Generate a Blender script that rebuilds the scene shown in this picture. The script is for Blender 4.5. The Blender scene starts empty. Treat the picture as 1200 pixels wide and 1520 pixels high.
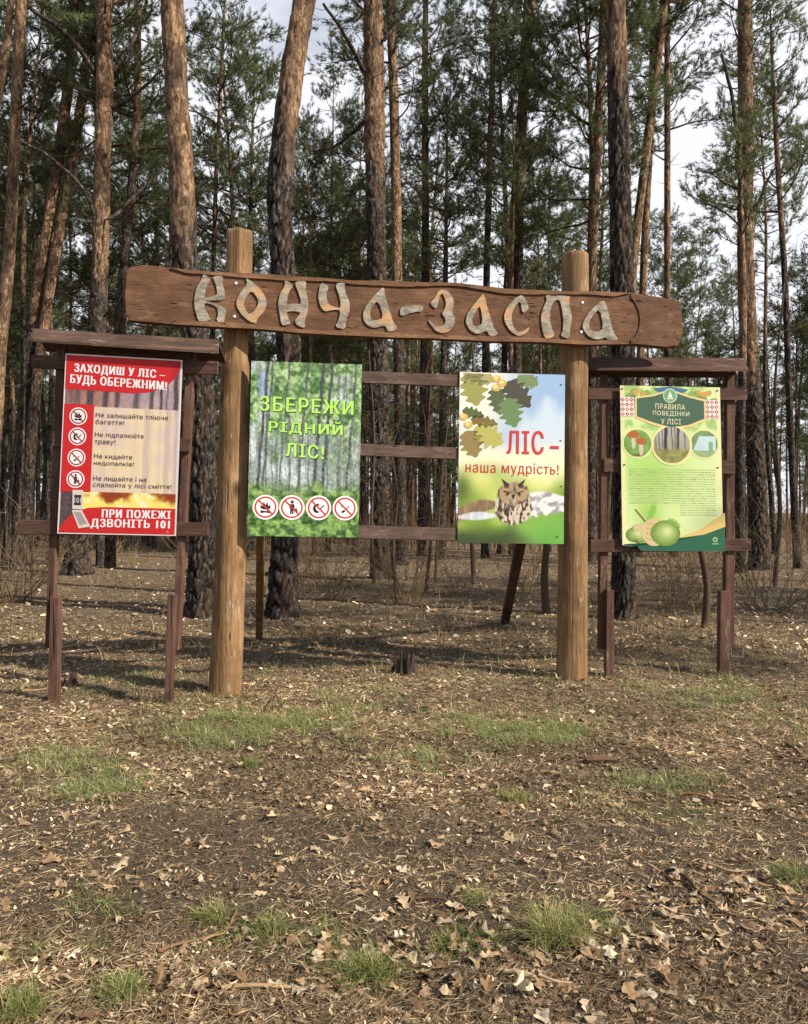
import bpy, bmesh, math, random
import numpy as np
from mathutils import Vector, noise as mnoise
from mathutils.geometry import tessellate_polygon, delaunay_2d_cdt

scene = bpy.context.scene
COL = scene.collection
# ------------------------------------------------------------------ camera, sky, sun, exposure
EYE, HZ, FPX = 1.55, 760.0, 1200.0
cam = bpy.data.cameras.new('camera')
cam.sensor_fit = 'HORIZONTAL'; cam.sensor_width = 36.0; cam.lens = 36.0
cam.clip_start = 0.05; cam.clip_end = 3000.0
camo = bpy.data.objects.new('camera', cam); COL.objects.link(camo)
camo.location = (0, 0, EYE); camo.rotation_euler = (math.radians(90), 0, 0)
scene.camera = camo

SUN_AZ, SUN_EL = math.radians(61), math.radians(35)      # sun behind the camera, to the right
world = bpy.data.worlds.new('World'); scene.world = world; world.use_nodes = True
nt = world.node_tree; nt.nodes.clear()
wo = nt.nodes.new('ShaderNodeOutputWorld'); bg = nt.nodes.new('ShaderNodeBackground')
sky = nt.nodes.new('ShaderNodeTexSky'); sky.sky_type = 'NISHITA'; sky.sun_disc = False
sky.sun_elevation = SUN_EL; sky.sun_rotation = math.pi - SUN_AZ
tc = nt.nodes.new('ShaderNodeTexCoord'); mp = nt.nodes.new('ShaderNodeMapping')
mp.inputs['Scale'].default_value = (1.0, 1.0, 2.6)
cn = nt.nodes.new('ShaderNodeTexNoise'); cn.inputs['Scale'].default_value = 2.6
cn.inputs['Detail'].default_value = 7; cn.inputs['Roughness'].default_value = 0.55
cr = nt.nodes.new('ShaderNodeValToRGB')
cr.color_ramp.elements[0].position = 0.16; cr.color_ramp.elements[1].position = 0.44
mx = nt.nodes.new('ShaderNodeMix'); mx.data_type = 'RGBA'
mx.inputs[7].default_value = (7.0, 7.1, 7.6, 1)           # sunlit cloud, in the sky texture's own units
nt.links.new(tc.outputs['Generated'], mp.inputs['Vector']); nt.links.new(mp.outputs[0], cn.inputs['Vector'])
sx = nt.nodes.new('ShaderNodeSeparateXYZ'); nt.links.new(tc.outputs['Generated'], sx.inputs[0])
me_ = nt.nodes.new('ShaderNodeMapRange'); me_.interpolation_type = 'SMOOTHSTEP'; me_.inputs['From Min'].default_value = 0.55; me_.inputs['From Max'].default_value = 0.80; me_.inputs['To Min'].default_value = 1.0; me_.inputs['To Max'].default_value = 0.12
nt.links.new(sx.outputs['Z'], me_.inputs['Value'])
my_ = nt.nodes.new('ShaderNodeMapRange'); my_.interpolation_type = 'SMOOTHSTEP'; my_.inputs['From Min'].default_value = -0.2; my_.inputs['From Max'].default_value = 0.35; my_.inputs['To Min'].default_value = 0.25; my_.inputs['To Max'].default_value = 1.0
nt.links.new(sx.outputs['Y'], my_.inputs['Value'])
m1_ = nt.nodes.new('ShaderNodeMath'); m1_.operation = 'MULTIPLY'; nt.links.new(me_.outputs[0], m1_.inputs[0]); nt.links.new(my_.outputs[0], m1_.inputs[1])
m2_ = nt.nodes.new('ShaderNodeMath'); m2_.operation = 'MULTIPLY'; nt.links.new(cr.outputs['Color'], m2_.inputs[0]); nt.links.new(m1_.outputs[0], m2_.inputs[1])
nt.links.new(cn.outputs['Fac'], cr.inputs['Fac']); nt.links.new(m2_.outputs[0], mx.inputs[0])
nt.links.new(sky.outputs[0], mx.inputs[6]); nt.links.new(mx.outputs[2], bg.inputs['Color'])
bg.inputs['Strength'].default_value = 0.10
nt.links.new(bg.outputs[0], wo.inputs['Surface'])

sl = bpy.data.lights.new('sun', 'SUN'); sl.energy = 5.0; sl.angle = math.radians(0.6); sl.color = (1.0, 0.91, 0.78)
so = bpy.data.objects.new('sun', sl); COL.objects.link(so); so.location = (6, -8, 12)
sdir = Vector((math.sin(SUN_AZ) * math.cos(SUN_EL), -math.cos(SUN_AZ) * math.cos(SUN_EL), math.sin(SUN_EL)))
so.rotation_euler = sdir.to_track_quat('Z', 'Y').to_euler()
scene.view_settings.view_transform = 'Standard'; scene.view_settings.look = 'None'
scene.view_settings.exposure = 0.48; scene.view_settings.gamma = 1.0
scene.cycles.max_bounces = 6; scene.cycles.diffuse_bounces = 3; scene.cycles.transparent_max_bounces = 4

# ------------------------------------------------------------------ helpers
def P(px, py, Y):
    return Vector(((px - 600) / FPX * Y, Y, EYE - (py - HZ) / FPX * Y))
def lin(c):
    return tuple(((v / 255) / 12.92 if v / 255 <= 0.04045 else ((v / 255 + 0.055) / 1.055) ** 2.4) for v in c)
def vhash(ix, iy, seed):
    h = (ix.astype(np.int64) * 374761393 + iy.astype(np.int64) * 668265263 + seed * 974711) & 0x7fffffff
    h = ((h ^ (h >> 13)) * 1274126177) & 0x7fffffff
    return ((h ^ (h >> 16)) & 0xffff) / 65535.0
def vnoise(x, y, seed=0):
    x = np.asarray(x, float); y = np.asarray(y, float)
    ix = np.floor(x); iy = np.floor(y); fx = x - ix; fy = y - iy
    fx = fx * fx * (3 - 2 * fx); fy = fy * fy * (3 - 2 * fy)
    a = vhash(ix, iy, seed); b = vhash(ix + 1, iy, seed); c = vhash(ix, iy + 1, seed); d = vhash(ix + 1, iy + 1, seed)
    return (a * (1 - fx) + b * fx) * (1 - fy) + (c * (1 - fx) + d * fx) * fy
def fbm(x, y, seed=0, o=4):
    s = 0; a = 0.5
    for k in range(o):
        s = s + a * vnoise(x * 2 ** k, y * 2 ** k, seed + 17 * k); a *= 0.5
    return s / (1 - 0.5 ** o)
def sstep(a, b, x):
    t = np.clip((x - a) / (b - a), 0, 1); return t * t * (3 - 2 * t)

def mesh_np(name, verts, tris=None, quads=None, mats=(), tri_mat=None, quad_mat=None, col=None, attrs=None, smooth=False):
    me = bpy.data.meshes.new(name)
    verts = np.asarray(verts, np.float32).reshape(-1, 3)
    tris = np.zeros((0, 3), np.int32) if tris is None or len(tris) == 0 else np.asarray(tris, np.int32)
    quads = np.zeros((0, 4), np.int32) if quads is None or len(quads) == 0 else np.asarray(quads, np.int32)
    nl = tris.size + quads.size
    me.vertices.add(len(verts)); me.vertices.foreach_set('co', verts.ravel())
    me.loops.add(nl); me.loops.foreach_set('vertex_index', np.concatenate([tris.ravel(), quads.ravel()]))
    tot = np.concatenate([np.full(len(tris), 3, np.int32), np.full(len(quads), 4, np.int32)])
    st = np.concatenate([[0], np.cumsum(tot)[:-1]]).astype(np.int32) if len(tot) else np.zeros(0, np.int32)
    me.polygons.add(len(tot)); me.polygons.foreach_set('loop_start', st)
    for m in mats: me.materials.append(m)
    if tri_mat is not None or quad_mat is not None:
        tm = np.zeros(len(tris), np.int32) if tri_mat is None else np.broadcast_to(tri_mat, (len(tris),)).astype(np.int32)
        qm = np.zeros(len(quads), np.int32) if quad_mat is None else np.broadcast_to(quad_mat, (len(quads),)).astype(np.int32)
        me.polygons.foreach_set('material_index', np.concatenate([tm, qm]))
    me.polygons.foreach_set('use_smooth', np.full(len(tot), smooth))
    me.update(calc_edges=True)
    if col is not None:
        a = me.color_attributes.new('Col', 'FLOAT_COLOR', 'POINT')
        c = np.ones((len(verts), 4), np.float32); c[:, :3] = col
        a.data.foreach_set('color', c.ravel())
    for k, v in (attrs or {}).items():
        a = me.attributes.new(k, 'FLOAT', 'POINT'); a.data.foreach_set('value', np.asarray(v, np.float32))
    me.validate()
    return me

def obj(name, me, parent=None, loc=None):
    o = bpy.data.objects.new(name, me); COL.objects.link(o)
    if parent: o.parent = parent
    if loc is not None: o.location = loc
    return o
def tag(o, label=None, cat=None, group=None, kind=None):
    if label: o['label'] = label
    if cat: o['category'] = cat
    if group: o['group'] = group
    if kind: o['kind'] = kind
    return o
def thing(name, label, cat, loc=(0, 0, 0), group=None):
    o = bpy.data.objects.new(name, None); COL.objects.link(o); o.location = loc; o.empty_display_size = 0.3
    return tag(o, label, cat, group)

def spline(p, n):
    p = np.asarray(p, float); m = len(p); d = np.concatenate([[0], np.cumsum(np.linalg.norm(np.diff(p[:, :3], axis=0), axis=1))]); s = np.linspace(0, d[-1], n)
    tg = np.gradient(p, d, axis=0); k = np.clip(np.searchsorted(d, s) - 1, 0, m - 2); h = (d[k + 1] - d[k])[:, None]; t = ((s - d[k])[:, None] / h)
    return (2 * t**3 - 3 * t**2 + 1) * p[k] + (t**3 - 2 * t**2 + t) * h * tg[k] + (-2 * t**3 + 3 * t**2) * p[k + 1] + (t**3 - t**2) * h * tg[k + 1]

class MB:                                   # mesh accumulator: vertices, triangles, quads with material slots and colours
    def __init__(s):
        s.v = []; s.n = 0; s.t = []; s.tm = []; s.q = []; s.qm = []; s.c = []; s.a = []
    def add(s, v, tris=None, quads=None, mat=0, col=(0.5, 0.5, 0.5), att=0.0):
        v = np.asarray(v, float).reshape(-1, 3); k = s.n
        s.v.append(v); s.n += len(v)
        s.c.append(np.broadcast_to(np.asarray(col, float), (len(v), 3))); s.a.append(np.broadcast_to(att, (len(v),)))
        if tris is not None and len(tris):
            t = np.asarray(tris) + k; s.t.append(t); s.tm.append(np.full(len(t), mat))
        if quads is not None and len(quads):
            q = np.asarray(quads) + k; s.q.append(q); s.qm.append(np.full(len(q), mat))
    def tube(s, pts, rad, seg=5, mat=0, col=(0.5, 0.5, 0.5), cap=True, att=0.0):
        pts = np.asarray(pts, float); n = len(pts); rad = np.broadcast_to(rad, (n,))
        d = np.gradient(pts, axis=0); d /= np.linalg.norm(d, axis=1)[:, None] + 1e-9
        ref = np.array([0, 0, 1.0]) if abs(d[n // 2][2]) < 0.8 else np.array([1.0, 0, 0])
        u = np.cross(d, ref); u /= np.linalg.norm(u, axis=1)[:, None] + 1e-9
        w = np.cross(d, u)
        th = np.arange(seg) / seg * 2 * math.pi
        v = pts[:, None, :] + rad[:, None, None] * (np.cos(th)[None, :, None] * u[:, None, :] + np.sin(th)[None, :, None] * w[:, None, :])
        i = np.arange(n - 1)[:, None] * seg; j = np.arange(seg)[None, :]; j2 = (j + 1) % seg
        q = np.stack([i + j, i + j2, i + seg + j2, i + seg + j], -1).reshape(-1, 4)
        s.add(v.reshape(-1, 3), None, q, mat, col, np.repeat(np.broadcast_to(att, (n,)), seg))
        if cap:
            k = s.n - n * seg
            for base in (k, k + (n - 1) * seg):
                s.t.append(np.array([[base, base + a, base + a + 1] for a in range(1, seg - 1)])); s.tm.append(np.full(seg - 2, mat))
    def box(s, lo, hi, mat=0, col=(.5, .5, .5)):
        x0, y0, z0 = lo; x1, y1, z1 = hi
        v = [(x0, y0, z0), (x1, y0, z0), (x1, y1, z0), (x0, y1, z0), (x0, y0, z1), (x1, y0, z1), (x1, y1, z1), (x0, y1, z1)]
        s.add(v, None, [(0, 3, 2, 1), (4, 5, 6, 7), (0, 1, 5, 4), (1, 2, 6, 5), (2, 3, 7, 6), (3, 0, 4, 7)], mat, col)
    def mesh(s, name, mats, smooth=False, shift=None, att=None):
        v = np.concatenate(s.v)
        if shift is not None: v = v - np.asarray(shift, float)
        t = np.concatenate(s.t) if s.t else None; q = np.concatenate(s.q) if s.q else None
        return mesh_np(name, v, t, q, mats, np.concatenate(s.tm) if s.t else None, np.concatenate(s.qm) if s.q else None,
                       np.concatenate(s.c), {att: np.concatenate(s.a)} if att else None, smooth)

# ------------------------------------------------------------------ materials
def mat(name, rough=0.8, spec=0.25):
    m = bpy.data.materials.new(name); m.use_nodes = True
    b = m.node_tree.nodes['Principled BSDF']; b.inputs['Roughness'].default_value = rough
    b.inputs['Specular IOR Level'].default_value = spec
    return m, m.node_tree, b
def N(t, kind, **kw):
    n = t.nodes.new(kind)
    for k, v in kw.items():
        if k in n.inputs: n.inputs[k].default_value = v
        else: setattr(n, k, v)
    return n
def ramp(t, src, stops):
    r = t.nodes.new('ShaderNodeValToRGB'); e = r.color_ramp.elements
    e[0].position, e[0].color = stops[0][0], (*stops[0][1], 1); e[1].position, e[1].color = stops[-1][0], (*stops[-1][1], 1)
    for p, c in stops[1:-1]:
        k = e.new(p); k.color = (*c, 1)
    t.links.new(src, r.inputs['Fac']); return r.outputs['Color']
def mix(t, fac, a, b, blend='MIX'):
    m = t.nodes.new('ShaderNodeMix'); m.data_type = 'RGBA'; m.blend_type = blend
    for i, x in ((0, fac), (6, a), (7, b)):
        if hasattr(x, 'is_output'): t.links.new(x, m.inputs[i])
        elif i == 0: m.inputs[0].default_value = x
        else: m.inputs[i].default_value = (*x, 1)
    return m.outputs[2]
def bump(t, b, h, strength, dist):
    n = N(t, 'ShaderNodeBump', Strength=strength, Distance=dist); t.links.new(h, n.inputs['Height']); t.links.new(n.outputs[0], b.inputs['Normal'])
def coords(t, scale, out='Object', rot=(0, 0, 0)):
    c = t.nodes.new('ShaderNodeTexCoord'); m = t.nodes.new('ShaderNodeMapping'); m.inputs['Scale'].default_value = scale
    m.inputs['Rotation'].default_value = rot
    t.links.new(c.outputs[out], m.inputs['Vector']); return m.outputs[0]
def noise_tex(t, vec, scale, detail=4, rough=0.6, dist=0.0):
    n = N(t, 'ShaderNodeTexNoise', Scale=scale, Detail=detail, Roughness=rough, Distortion=dist); t.links.new(vec, n.inputs['Vector']); return n.outputs['Fac']

def wood(name, dark, mid, light, axis='z', rough=0.75, stretch=14.0, bumpd=0.004, spec=0.15, wear=None, knots=0.0):
    m, t, b = mat(name, rough, spec)
    s = {'z': (stretch, stretch, 0.9), 'x': (0.9, stretch, stretch)}[axis]
    v = coords(t, s); f = noise_tex(t, v, 1.6, 6, 0.65, 0.6)
    c1 = ramp(t, f, [(0.28, dark), (0.5, mid), (0.74, light)])
    f2 = noise_tex(t, coords(t, (1.3, 1.3, 1.3)), 2.2, 5, 0.6)
    c2 = mix(t, ramp(t, f2, [(0.36, (0, 0, 0)), (0.72, (1, 1, 1))]), c1, tuple(x * 0.55 for x in mid))
    f3 = noise_tex(t, coords(t, tuple(x * 4 for x in s)), 2.0, 3, 0.6)
    c3 = mix(t, ramp(t, f3, [(0.30, (1, 1, 1)), (0.40, (0, 0, 0))]), c2, tuple(x * 0.6 for x in dark))
    s5 = {'z': (38, 38, 1.1), 'x': (1.1, 38, 38)}[axis]
    f5 = noise_tex(t, coords(t, s5), 1.0, 2, 0.5); c3 = mix(t, ramp(t, f5, [(0.29, (1, 1, 1)), (0.325, (0, 0, 0))]), c3, tuple(x * 0.30 for x in dark))
    if wear:
        f6 = noise_tex(t, coords(t, {'z': (9, 9, 2.2), 'x': (2.2, 9, 9)}[axis]), 1.6, 6, 0.75)
        c3 = mix(t, ramp(t, f6, [(0.58, (0, 0, 0)), (0.66, (.7, .7, .7))]), c3, wear)
    if knots:
        vk = N(t, 'ShaderNodeTexVoronoi', Scale=knots); t.links.new(coords(t, {'z': (1, 1, .55), 'x': (.4, 1, 1)}[axis]), vk.inputs['Vector'])
        c3 = mix(t, ramp(t, vk.outputs['Distance'], [(0.05, (.9, .9, .9)), (0.16, (0, 0, 0))]), c3, tuple(x * 0.55 for x in dark))
    t.links.new(c3, b.inputs['Base Color'])
    ab = t.nodes.new('ShaderNodeMath'); ab.operation = 'MULTIPLY_ADD'; t.links.new(f5, ab.inputs[0]); ab.inputs[1].default_value = 1.5; t.links.new(f3, ab.inputs[2])
    bump(t, b, ab.outputs[0], 0.7, bumpd)
    return m
M_POST = wood('peeled_log', lin((90, 67, 46)), lin((142, 110, 76)), lin((174, 143, 106)), 'z', stretch=9.0, bumpd=0.008, wear=lin((160, 146, 124)), knots=3.2)
M_BOARD = wood('stained_board', lin((80, 57, 43)), lin((108, 77, 57)), lin((130, 97, 74)), 'x', wear=lin((128, 100, 80)), stretch=9.0)
M_RIM = wood('stained_board_rim', lin((88, 64, 46)), lin((122, 90, 66)), lin((150, 116, 86)), 'x', stretch=9.0)
M_FRAMEX = wood('brown_frame_horizontal', lin((60, 44, 38)), lin((90, 67, 57)), lin((118, 91, 79)), 'x', wear=lin((132, 112, 98)), stretch=12.0)
M_FRAMEZ = wood('brown_frame_vertical', lin((64, 46, 39)), lin((98, 72, 61)), lin((124, 96, 81)), 'z', wear=lin((136, 112, 96)), stretch=12.0)
M_GREYBAR = wood('weathered_bar', lin((66, 52, 46)), lin((100, 82, 72)), lin((128, 108, 95)), 'x', wear=lin((132, 118, 106)), stretch=12.0)
M_ROOF = wood('roof_plank', lin((62, 48, 41)), lin((94, 73, 62)), lin((122, 98, 84)), 'x', wear=lin((156, 134, 118)), stretch=10.0)
M_LETTER = wood('carved_letter', lin((120, 108, 92)), lin((176, 162, 140)), lin((205, 190, 165)), 'x', stretch=5.0)
# orange weathering on the letters
def letter_mat():
    m, t, b = mat('weathered_letter', 0.7, 0.2)
    f = noise_tex(t, coords(t, (7, 7, 16)), 1.4, 6, 0.75)
    c = ramp(t, f, [(0.28, lin((78, 72, 64))), (0.48, lin((136, 129, 116))), (0.70, lin((184, 176, 158)))])
    f2 = noise_tex(t, coords(t, (3, 3, 4)), 1.5, 3, 0.5)
    c2 = mix(t, ramp(t, f2, [(0.50, (0, 0, 0)), (0.70, (.8, .8, .8))]), c, lin((196, 146, 94)))
    t.links.new(c2, b.inputs['Base Color']); bump(t, b, noise_tex(t, coords(t, (6, 40, 60)), 1.5, 4, .7), 0.8, 0.008); return m
M_LETTER = letter_mat()
m, t, b = mat('bolt_metal', 0.35, 0.5); b.inputs['Metallic'].default_value = 0.6; b.inputs['Base Color'].default_value = (0.7, 0.7, 0.68, 1); M_BOLT = m
def vcol(name, rough=0.8, spec=0.2, var=0.0, trans=0.0):
    m, t, b = mat(name, rough, spec)
    a = t.nodes.new('ShaderNodeVertexColor'); a.layer_name = 'Col'; src = a.outputs['Color']
    if var:
        oi = t.nodes.new('ShaderNodeObjectInfo'); hs = t.nodes.new('ShaderNodeHueSaturation')
        r = N(t, 'ShaderNodeMapRange'); r.inputs['To Min'].default_value = 1 - var; r.inputs['To Max'].default_value = 1 + var
        t.links.new(oi.outputs['Random'], r.inputs['Value']); t.links.new(r.outputs[0], hs.inputs['Value'])
        t.links.new(src, hs.inputs['Color']); src = hs.outputs['Color']
    t.links.new(src, b.inputs['Base Color'])
    if trans:
        tr = t.nodes.new('ShaderNodeBsdfTranslucent'); t.links.new(src, tr.inputs['Color'])
        ms = t.nodes.new('ShaderNodeMixShader'); ms.inputs[0].default_value = trans
        t.links.new(b.outputs[0], ms.inputs[1]); t.links.new(tr.outputs[0], ms.inputs[2])
        t.links.new(ms.outputs[0], t.nodes['Material Output'].inputs['Surface'])
    return m
M_PRINT = vcol('printed_poster', 0.5, 0.25)
M_LEAF = vcol('dead_leaves', 0.75, 0.15, trans=0.12)
M_GRASS = vcol('grass_blades', 0.7, 0.15, trans=0.25)
M_NEEDLE = vcol('pine_needles', 0.65, 0.2, var=0.3, trans=0.35)
M_TWIG = vcol('bare_twigs', 0.85, 0.1, var=0.15)

def bark(name, near):
    m, t, b = mat(name, 0.9, 0.1)
    a = t.nodes.new('ShaderNodeAttribute'); a.attribute_name = 'orange'
    v = coords(t, (1, 1, 0.35))
    big = noise_tex(t, v, 5.0, 5, 0.65, 0.4); fine = noise_tex(t, coords(t, (1, 1, 0.4)), 26.0, 5, 0.78, 0.5)
    vo = N(t, 'ShaderNodeTexVoronoi', Scale=13.0); vo.feature = 'DISTANCE_TO_EDGE'
    v2 = coords(t, (1, 1, 0.32)); t.links.new(v2, vo.inputs['Vector'])
    grey = ramp(t, fine, [(0.36, (0.014, 0.011, 0.010)), (0.5, (0.050, 0.040, 0.034)), (0.66, (0.19, 0.165, 0.145))])
    if near:
        pl = t.nodes.new('ShaderNodeAttribute'); pl.attribute_name = 'plate'
        crack = ramp(t, pl.outputs['Fac'], [(0.12, (1, 1, 1)), (0.55, (0, 0, 0))])
    else:
        crack = ramp(t, vo.outputs['Distance'], [(0.0, (1, 1, 1)), (0.10, (0, 0, 0))])
    grey = mix(t, crack, grey, (0.014, 0.009, 0.007))
    grey = mix(t, ramp(t, big, [(0.5, (0, 0, 0)), (0.75, (1, 1, 1))]), grey, (0.085, 0.052, 0.034))
    org = ramp(t, fine, [(0.34, (0.045, 0.028, 0.018)), (0.45, (0.165, 0.096, 0.058)), (0.56, (0.29, 0.190, 0.115)), (0.69, (0.46, 0.365, 0.26))])
    org = mix(t, ramp(t, big, [(0.46, (0, 0, 0)), (0.66, (1, 1, 1))]), org, (0.085, 0.062, 0.048))
    mk = t.nodes.new('ShaderNodeMath'); mk.operation = 'ADD'; t.links.new(a.outputs['Fac'], mk.inputs[0])
    mm = t.nodes.new('ShaderNodeMath'); mm.operation = 'MULTIPLY_ADD'; t.links.new(big, mm.inputs[0]); mm.inputs[1].default_value = 1.6; mm.inputs[2].default_value = -0.8
    t.links.new(mm.outputs[0], mk.inputs[1])
    fac = ramp(t, mk.outputs[0], [(0.38, (0, 0, 0)), (0.62, (1, 1, 1))])
    sc = N(t, 'ShaderNodeTexVoronoi', Scale=15.0); dv = N(t, 'ShaderNodeTexNoise', Scale=9.0); t.links.new(coords(t, (1, 1, 0.55)), dv.inputs['Vector'])
    ma = t.nodes.new('ShaderNodeMix'); ma.data_type = 'VECTOR'; ma.inputs[0].default_value = 0.12; t.links.new(coords(t, (1, 1, 0.42)), ma.inputs[4]); t.links.new(dv.outputs['Color'], ma.inputs[5]); t.links.new(ma.outputs[1], sc.inputs['Vector'])
    sr = t.nodes.new('ShaderNodeSeparateColor'); t.links.new(sc.outputs['Color'], sr.inputs[0])
    tone = ramp(t, sr.outputs[0], [(0.0, (0.50, 0.48, 0.46)), (0.55, (0.95, 0.95, 0.95)), (1.0, (1.45, 1.40, 1.36))])
    full = mix(t, 1.0, mix(t, fac, grey, org), tone, 'MULTIPLY')
    t.links.new(full, b.inputs['Base Color'])
    if near: bump(t, b, fine, 1.0, 0.03)
    else:
        ad = t.nodes.new('ShaderNodeMath'); ad.operation = 'MULTIPLY_ADD'; t.links.new(vo.outputs['Distance'], ad.inputs[0]); ad.inputs[1].default_value = 2.0
        t.links.new(fine, ad.inputs[2]); bump(t, b, ad.outputs[0], 0.9, 0.03)
    return m
M_BARKN = bark('pine_bark_near', True); M_BARK = bark('pine_bark', False)
# ------------------------------------------------------------------ ground
def gz(x, y):
    x = np.asarray(x, float); y = np.asarray(y, float)
    z = 0.055 * (fbm(x * 0.7, y * 0.7, 3, 2) - 0.5) + 0.060 * (fbm(x * 3, y * 3, 5, 3) - 0.5) + 0.040 * (fbm(x * 11, y * 11, 9, 3) - 0.5)
    far = np.clip((np.hypot(x, y) - 14) / 20, 0, 1)
    return z + far * 0.35 * (fbm(x * 0.12, y * 0.12, 11, 2) - 0.5)
def soil_mask(x, y):                       # trodden bare earth: a worn track crossing in front of the signs
    c = 3.45 - 0.10 * x
    d = np.exp(-((y - c) / (0.62 + 0.05 * x)) ** 2)
    return np.clip(d * (0.75 + 1.0 * fbm(x * 1.3, y * 1.6, 21, 3)) + 0.9 * sstep(.60, .72, fbm(x * .9 + 7, y * 1.2, 23, 4)) * (y < 9), 0, 1)
def axis(segs):
    out = [np.linspace(a, b, n, endpoint=False) for a, b, n in segs]; return np.concatenate(out + [[segs[-1][1]]])
def geo(a, b, n): return a * (b / a) ** (np.arange(n) / n)
gx = np.concatenate([-geo(5.2, 900, 36)[::-1][:-0 or None], np.linspace(-5.2, 5.2, 420, endpoint=False)[1:], geo(5.2, 900, 36), [900]])
gx = np.unique(np.concatenate([[-900], gx]))
gy = np.unique(np.concatenate([-geo(1.0, 300, 20), [-300], np.linspace(-1.0, 2.0, 30), np.linspace(2.0, 5.0, 190), np.linspace(5.0, 11.0, 200), geo(11.0, 1200, 60), [1200]]))
XX, YY = np.meshgrid(gx, gy); ZZ = gz(XX, YY)
nx, ny = len(gx), len(gy)
ii = (np.arange(ny - 1)[:, None] * nx + np.arange(nx - 1)[None, :])
gq = np.stack([ii, ii + 1, ii + nx + 1, ii + nx], -1).reshape(-1, 4)
def ground_mat():
    m, t, b = mat('forest_floor', 0.95, 0.08)
    v = coords(t, (1, 1, 1))
    a = t.nodes.new('ShaderNodeAttribute'); a.attribute_name = 'soil'
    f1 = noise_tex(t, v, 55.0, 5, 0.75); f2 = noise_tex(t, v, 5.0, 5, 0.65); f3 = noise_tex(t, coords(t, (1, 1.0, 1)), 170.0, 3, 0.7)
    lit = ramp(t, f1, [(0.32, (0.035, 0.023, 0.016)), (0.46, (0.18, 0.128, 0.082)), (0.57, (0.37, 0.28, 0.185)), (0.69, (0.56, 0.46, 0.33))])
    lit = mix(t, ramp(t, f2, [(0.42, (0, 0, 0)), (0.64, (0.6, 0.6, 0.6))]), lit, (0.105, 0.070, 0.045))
    soil = ramp(t, f3, [(0.32, (0.034, 0.025, 0.017)), (0.5, (0.140, 0.104, 0.070)), (0.70, (0.38, 0.30, 0.21))])
    ms = ramp(t, a.outputs['Fac'], [(0.30, (0, 0, 0)), (0.62, (1, 1, 1))])
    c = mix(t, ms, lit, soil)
    f4 = noise_tex(t, v, 1.7, 5, 0.6)
    c = mix(t, ramp(t, f4, [(0.58, (0, 0, 0)), (0.70, (0.55, 0.55, 0.55))]), c, (0.075, 0.085, 0.035))
    t.links.new(c, b.inputs['Base Color'])
    ad = t.nodes.new('ShaderNodeMath'); ad.operation = 'ADD'; t.links.new(f1, ad.inputs[0]); t.links.new(f3, ad.inputs[1])
    bump(t, b, ad.outputs[0], 1.0, 0.03)
    return m
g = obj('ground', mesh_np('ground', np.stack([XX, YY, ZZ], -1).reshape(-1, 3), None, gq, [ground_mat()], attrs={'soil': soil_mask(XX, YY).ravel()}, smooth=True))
tag(g, kind='structure')

# ------------------------------------------------------------------ leaf litter, needles, twigs on the ground (stuff)
rs = np.random.RandomState(7)
def scatter(n, y0, y1, wid=0.62, pw=0.0):
    t = rs.rand(n)
    if pw: y = (y0 ** pw + t * (y1 ** pw - y0 ** pw)) ** (1 / pw)
    else: y = y0 * (y1 / y0) ** t
    return (rs.rand(n) * 2 - 1) * (wid * y + 0.3), y
PAL = np.array([lin(c) for c in [(198, 176, 142), (174, 151, 116), (148, 123, 91), (132, 108, 78), (110, 88, 62), (90, 72, 52), (204, 186, 156), (140, 112, 82), (126, 108, 84), (74, 60, 46)]])
def frames(n, tilt):
    a = rs.rand(n) * 2 * math.pi; tx = rs.randn(n) * tilt; ty = rs.randn(n) * tilt
    u = np.stack([np.cos(a), np.sin(a), tx], -1); u /= np.linalg.norm(u, axis=1)[:, None]
    w = np.stack([-np.sin(a), np.cos(a), ty], -1); w -= (w * u).sum(1)[:, None] * u; w /= np.linalg.norm(w, axis=1)[:, None]
    return u, w, np.cross(u, w)
def litter(n, y0, y1, lmin, lmax, ratio, tilt, zlift, soilkeep, pal, pw=0.0, curl=0.25, wid=0.62):
    x, y = scatter(n, y0, y1, wid, pw)
    keep = rs.rand(n) < 1 - (1 - soilkeep) * np.clip(soil_mask(x, y) * 1.4, 0, 1)
    x, y = x[keep], y[keep]; n = len(x)
    L = (lmin + (lmax - lmin) * rs.rand(n) ** 2)[:, None]; W = L * (ratio * (0.6 + 0.8 * rs.rand(n)))[:, None]
    u, w, k = frames(n, tilt)
    c = np.stack([x, y, gz(x, y) + zlift * (0.3 + rs.rand(n))], -1)
    cu = (curl * rs.randn(n))[:, None] * L
    p = [c - u * L / 2, c - u * L * .12 + w * W / 2 + k * cu * .5, c + u * L * .25 + w * W * .42 + k * cu * .4, c + u * L / 2 + k * cu * .3,
         c + u * L * .2 - w * W * .45 + k * cu * .5, c - u * L * .15 - w * W / 2 + k * cu * .4]
    v = np.stack(p, 1); jx = rs.randn(n, 6, 2) * (W * .22)[:, :, None]; v = (v + jx[:, :, :1] * u[:, None] * 1.0 + jx[:, :, 1:] * w[:, None]).reshape(-1, 3); i = np.arange(n)[:, None] * 6
    q = np.concatenate([i + np.array([0, 1, 2, 3]), i + np.array([0, 3, 4, 5])])
    col = pal[rs.randint(len(pal), size=n)] * ((0.85 + 0.6 * rs.rand(n)) * (0.68 + 0.62 * sstep(.32, .62, fbm(x * 1.1, y * 1.5, 61, 4))))[:, None]
    return v, q, np.repeat(col, 6, 0)
def join(parts):
    vs, qs, cs, k = [], [], [], 0
    for v, q, c in parts:
        vs.append(v); qs.append(q + k); cs.append(c); k += len(v)
    return np.concatenate(vs), np.concatenate(qs), np.concatenate(cs)
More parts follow.
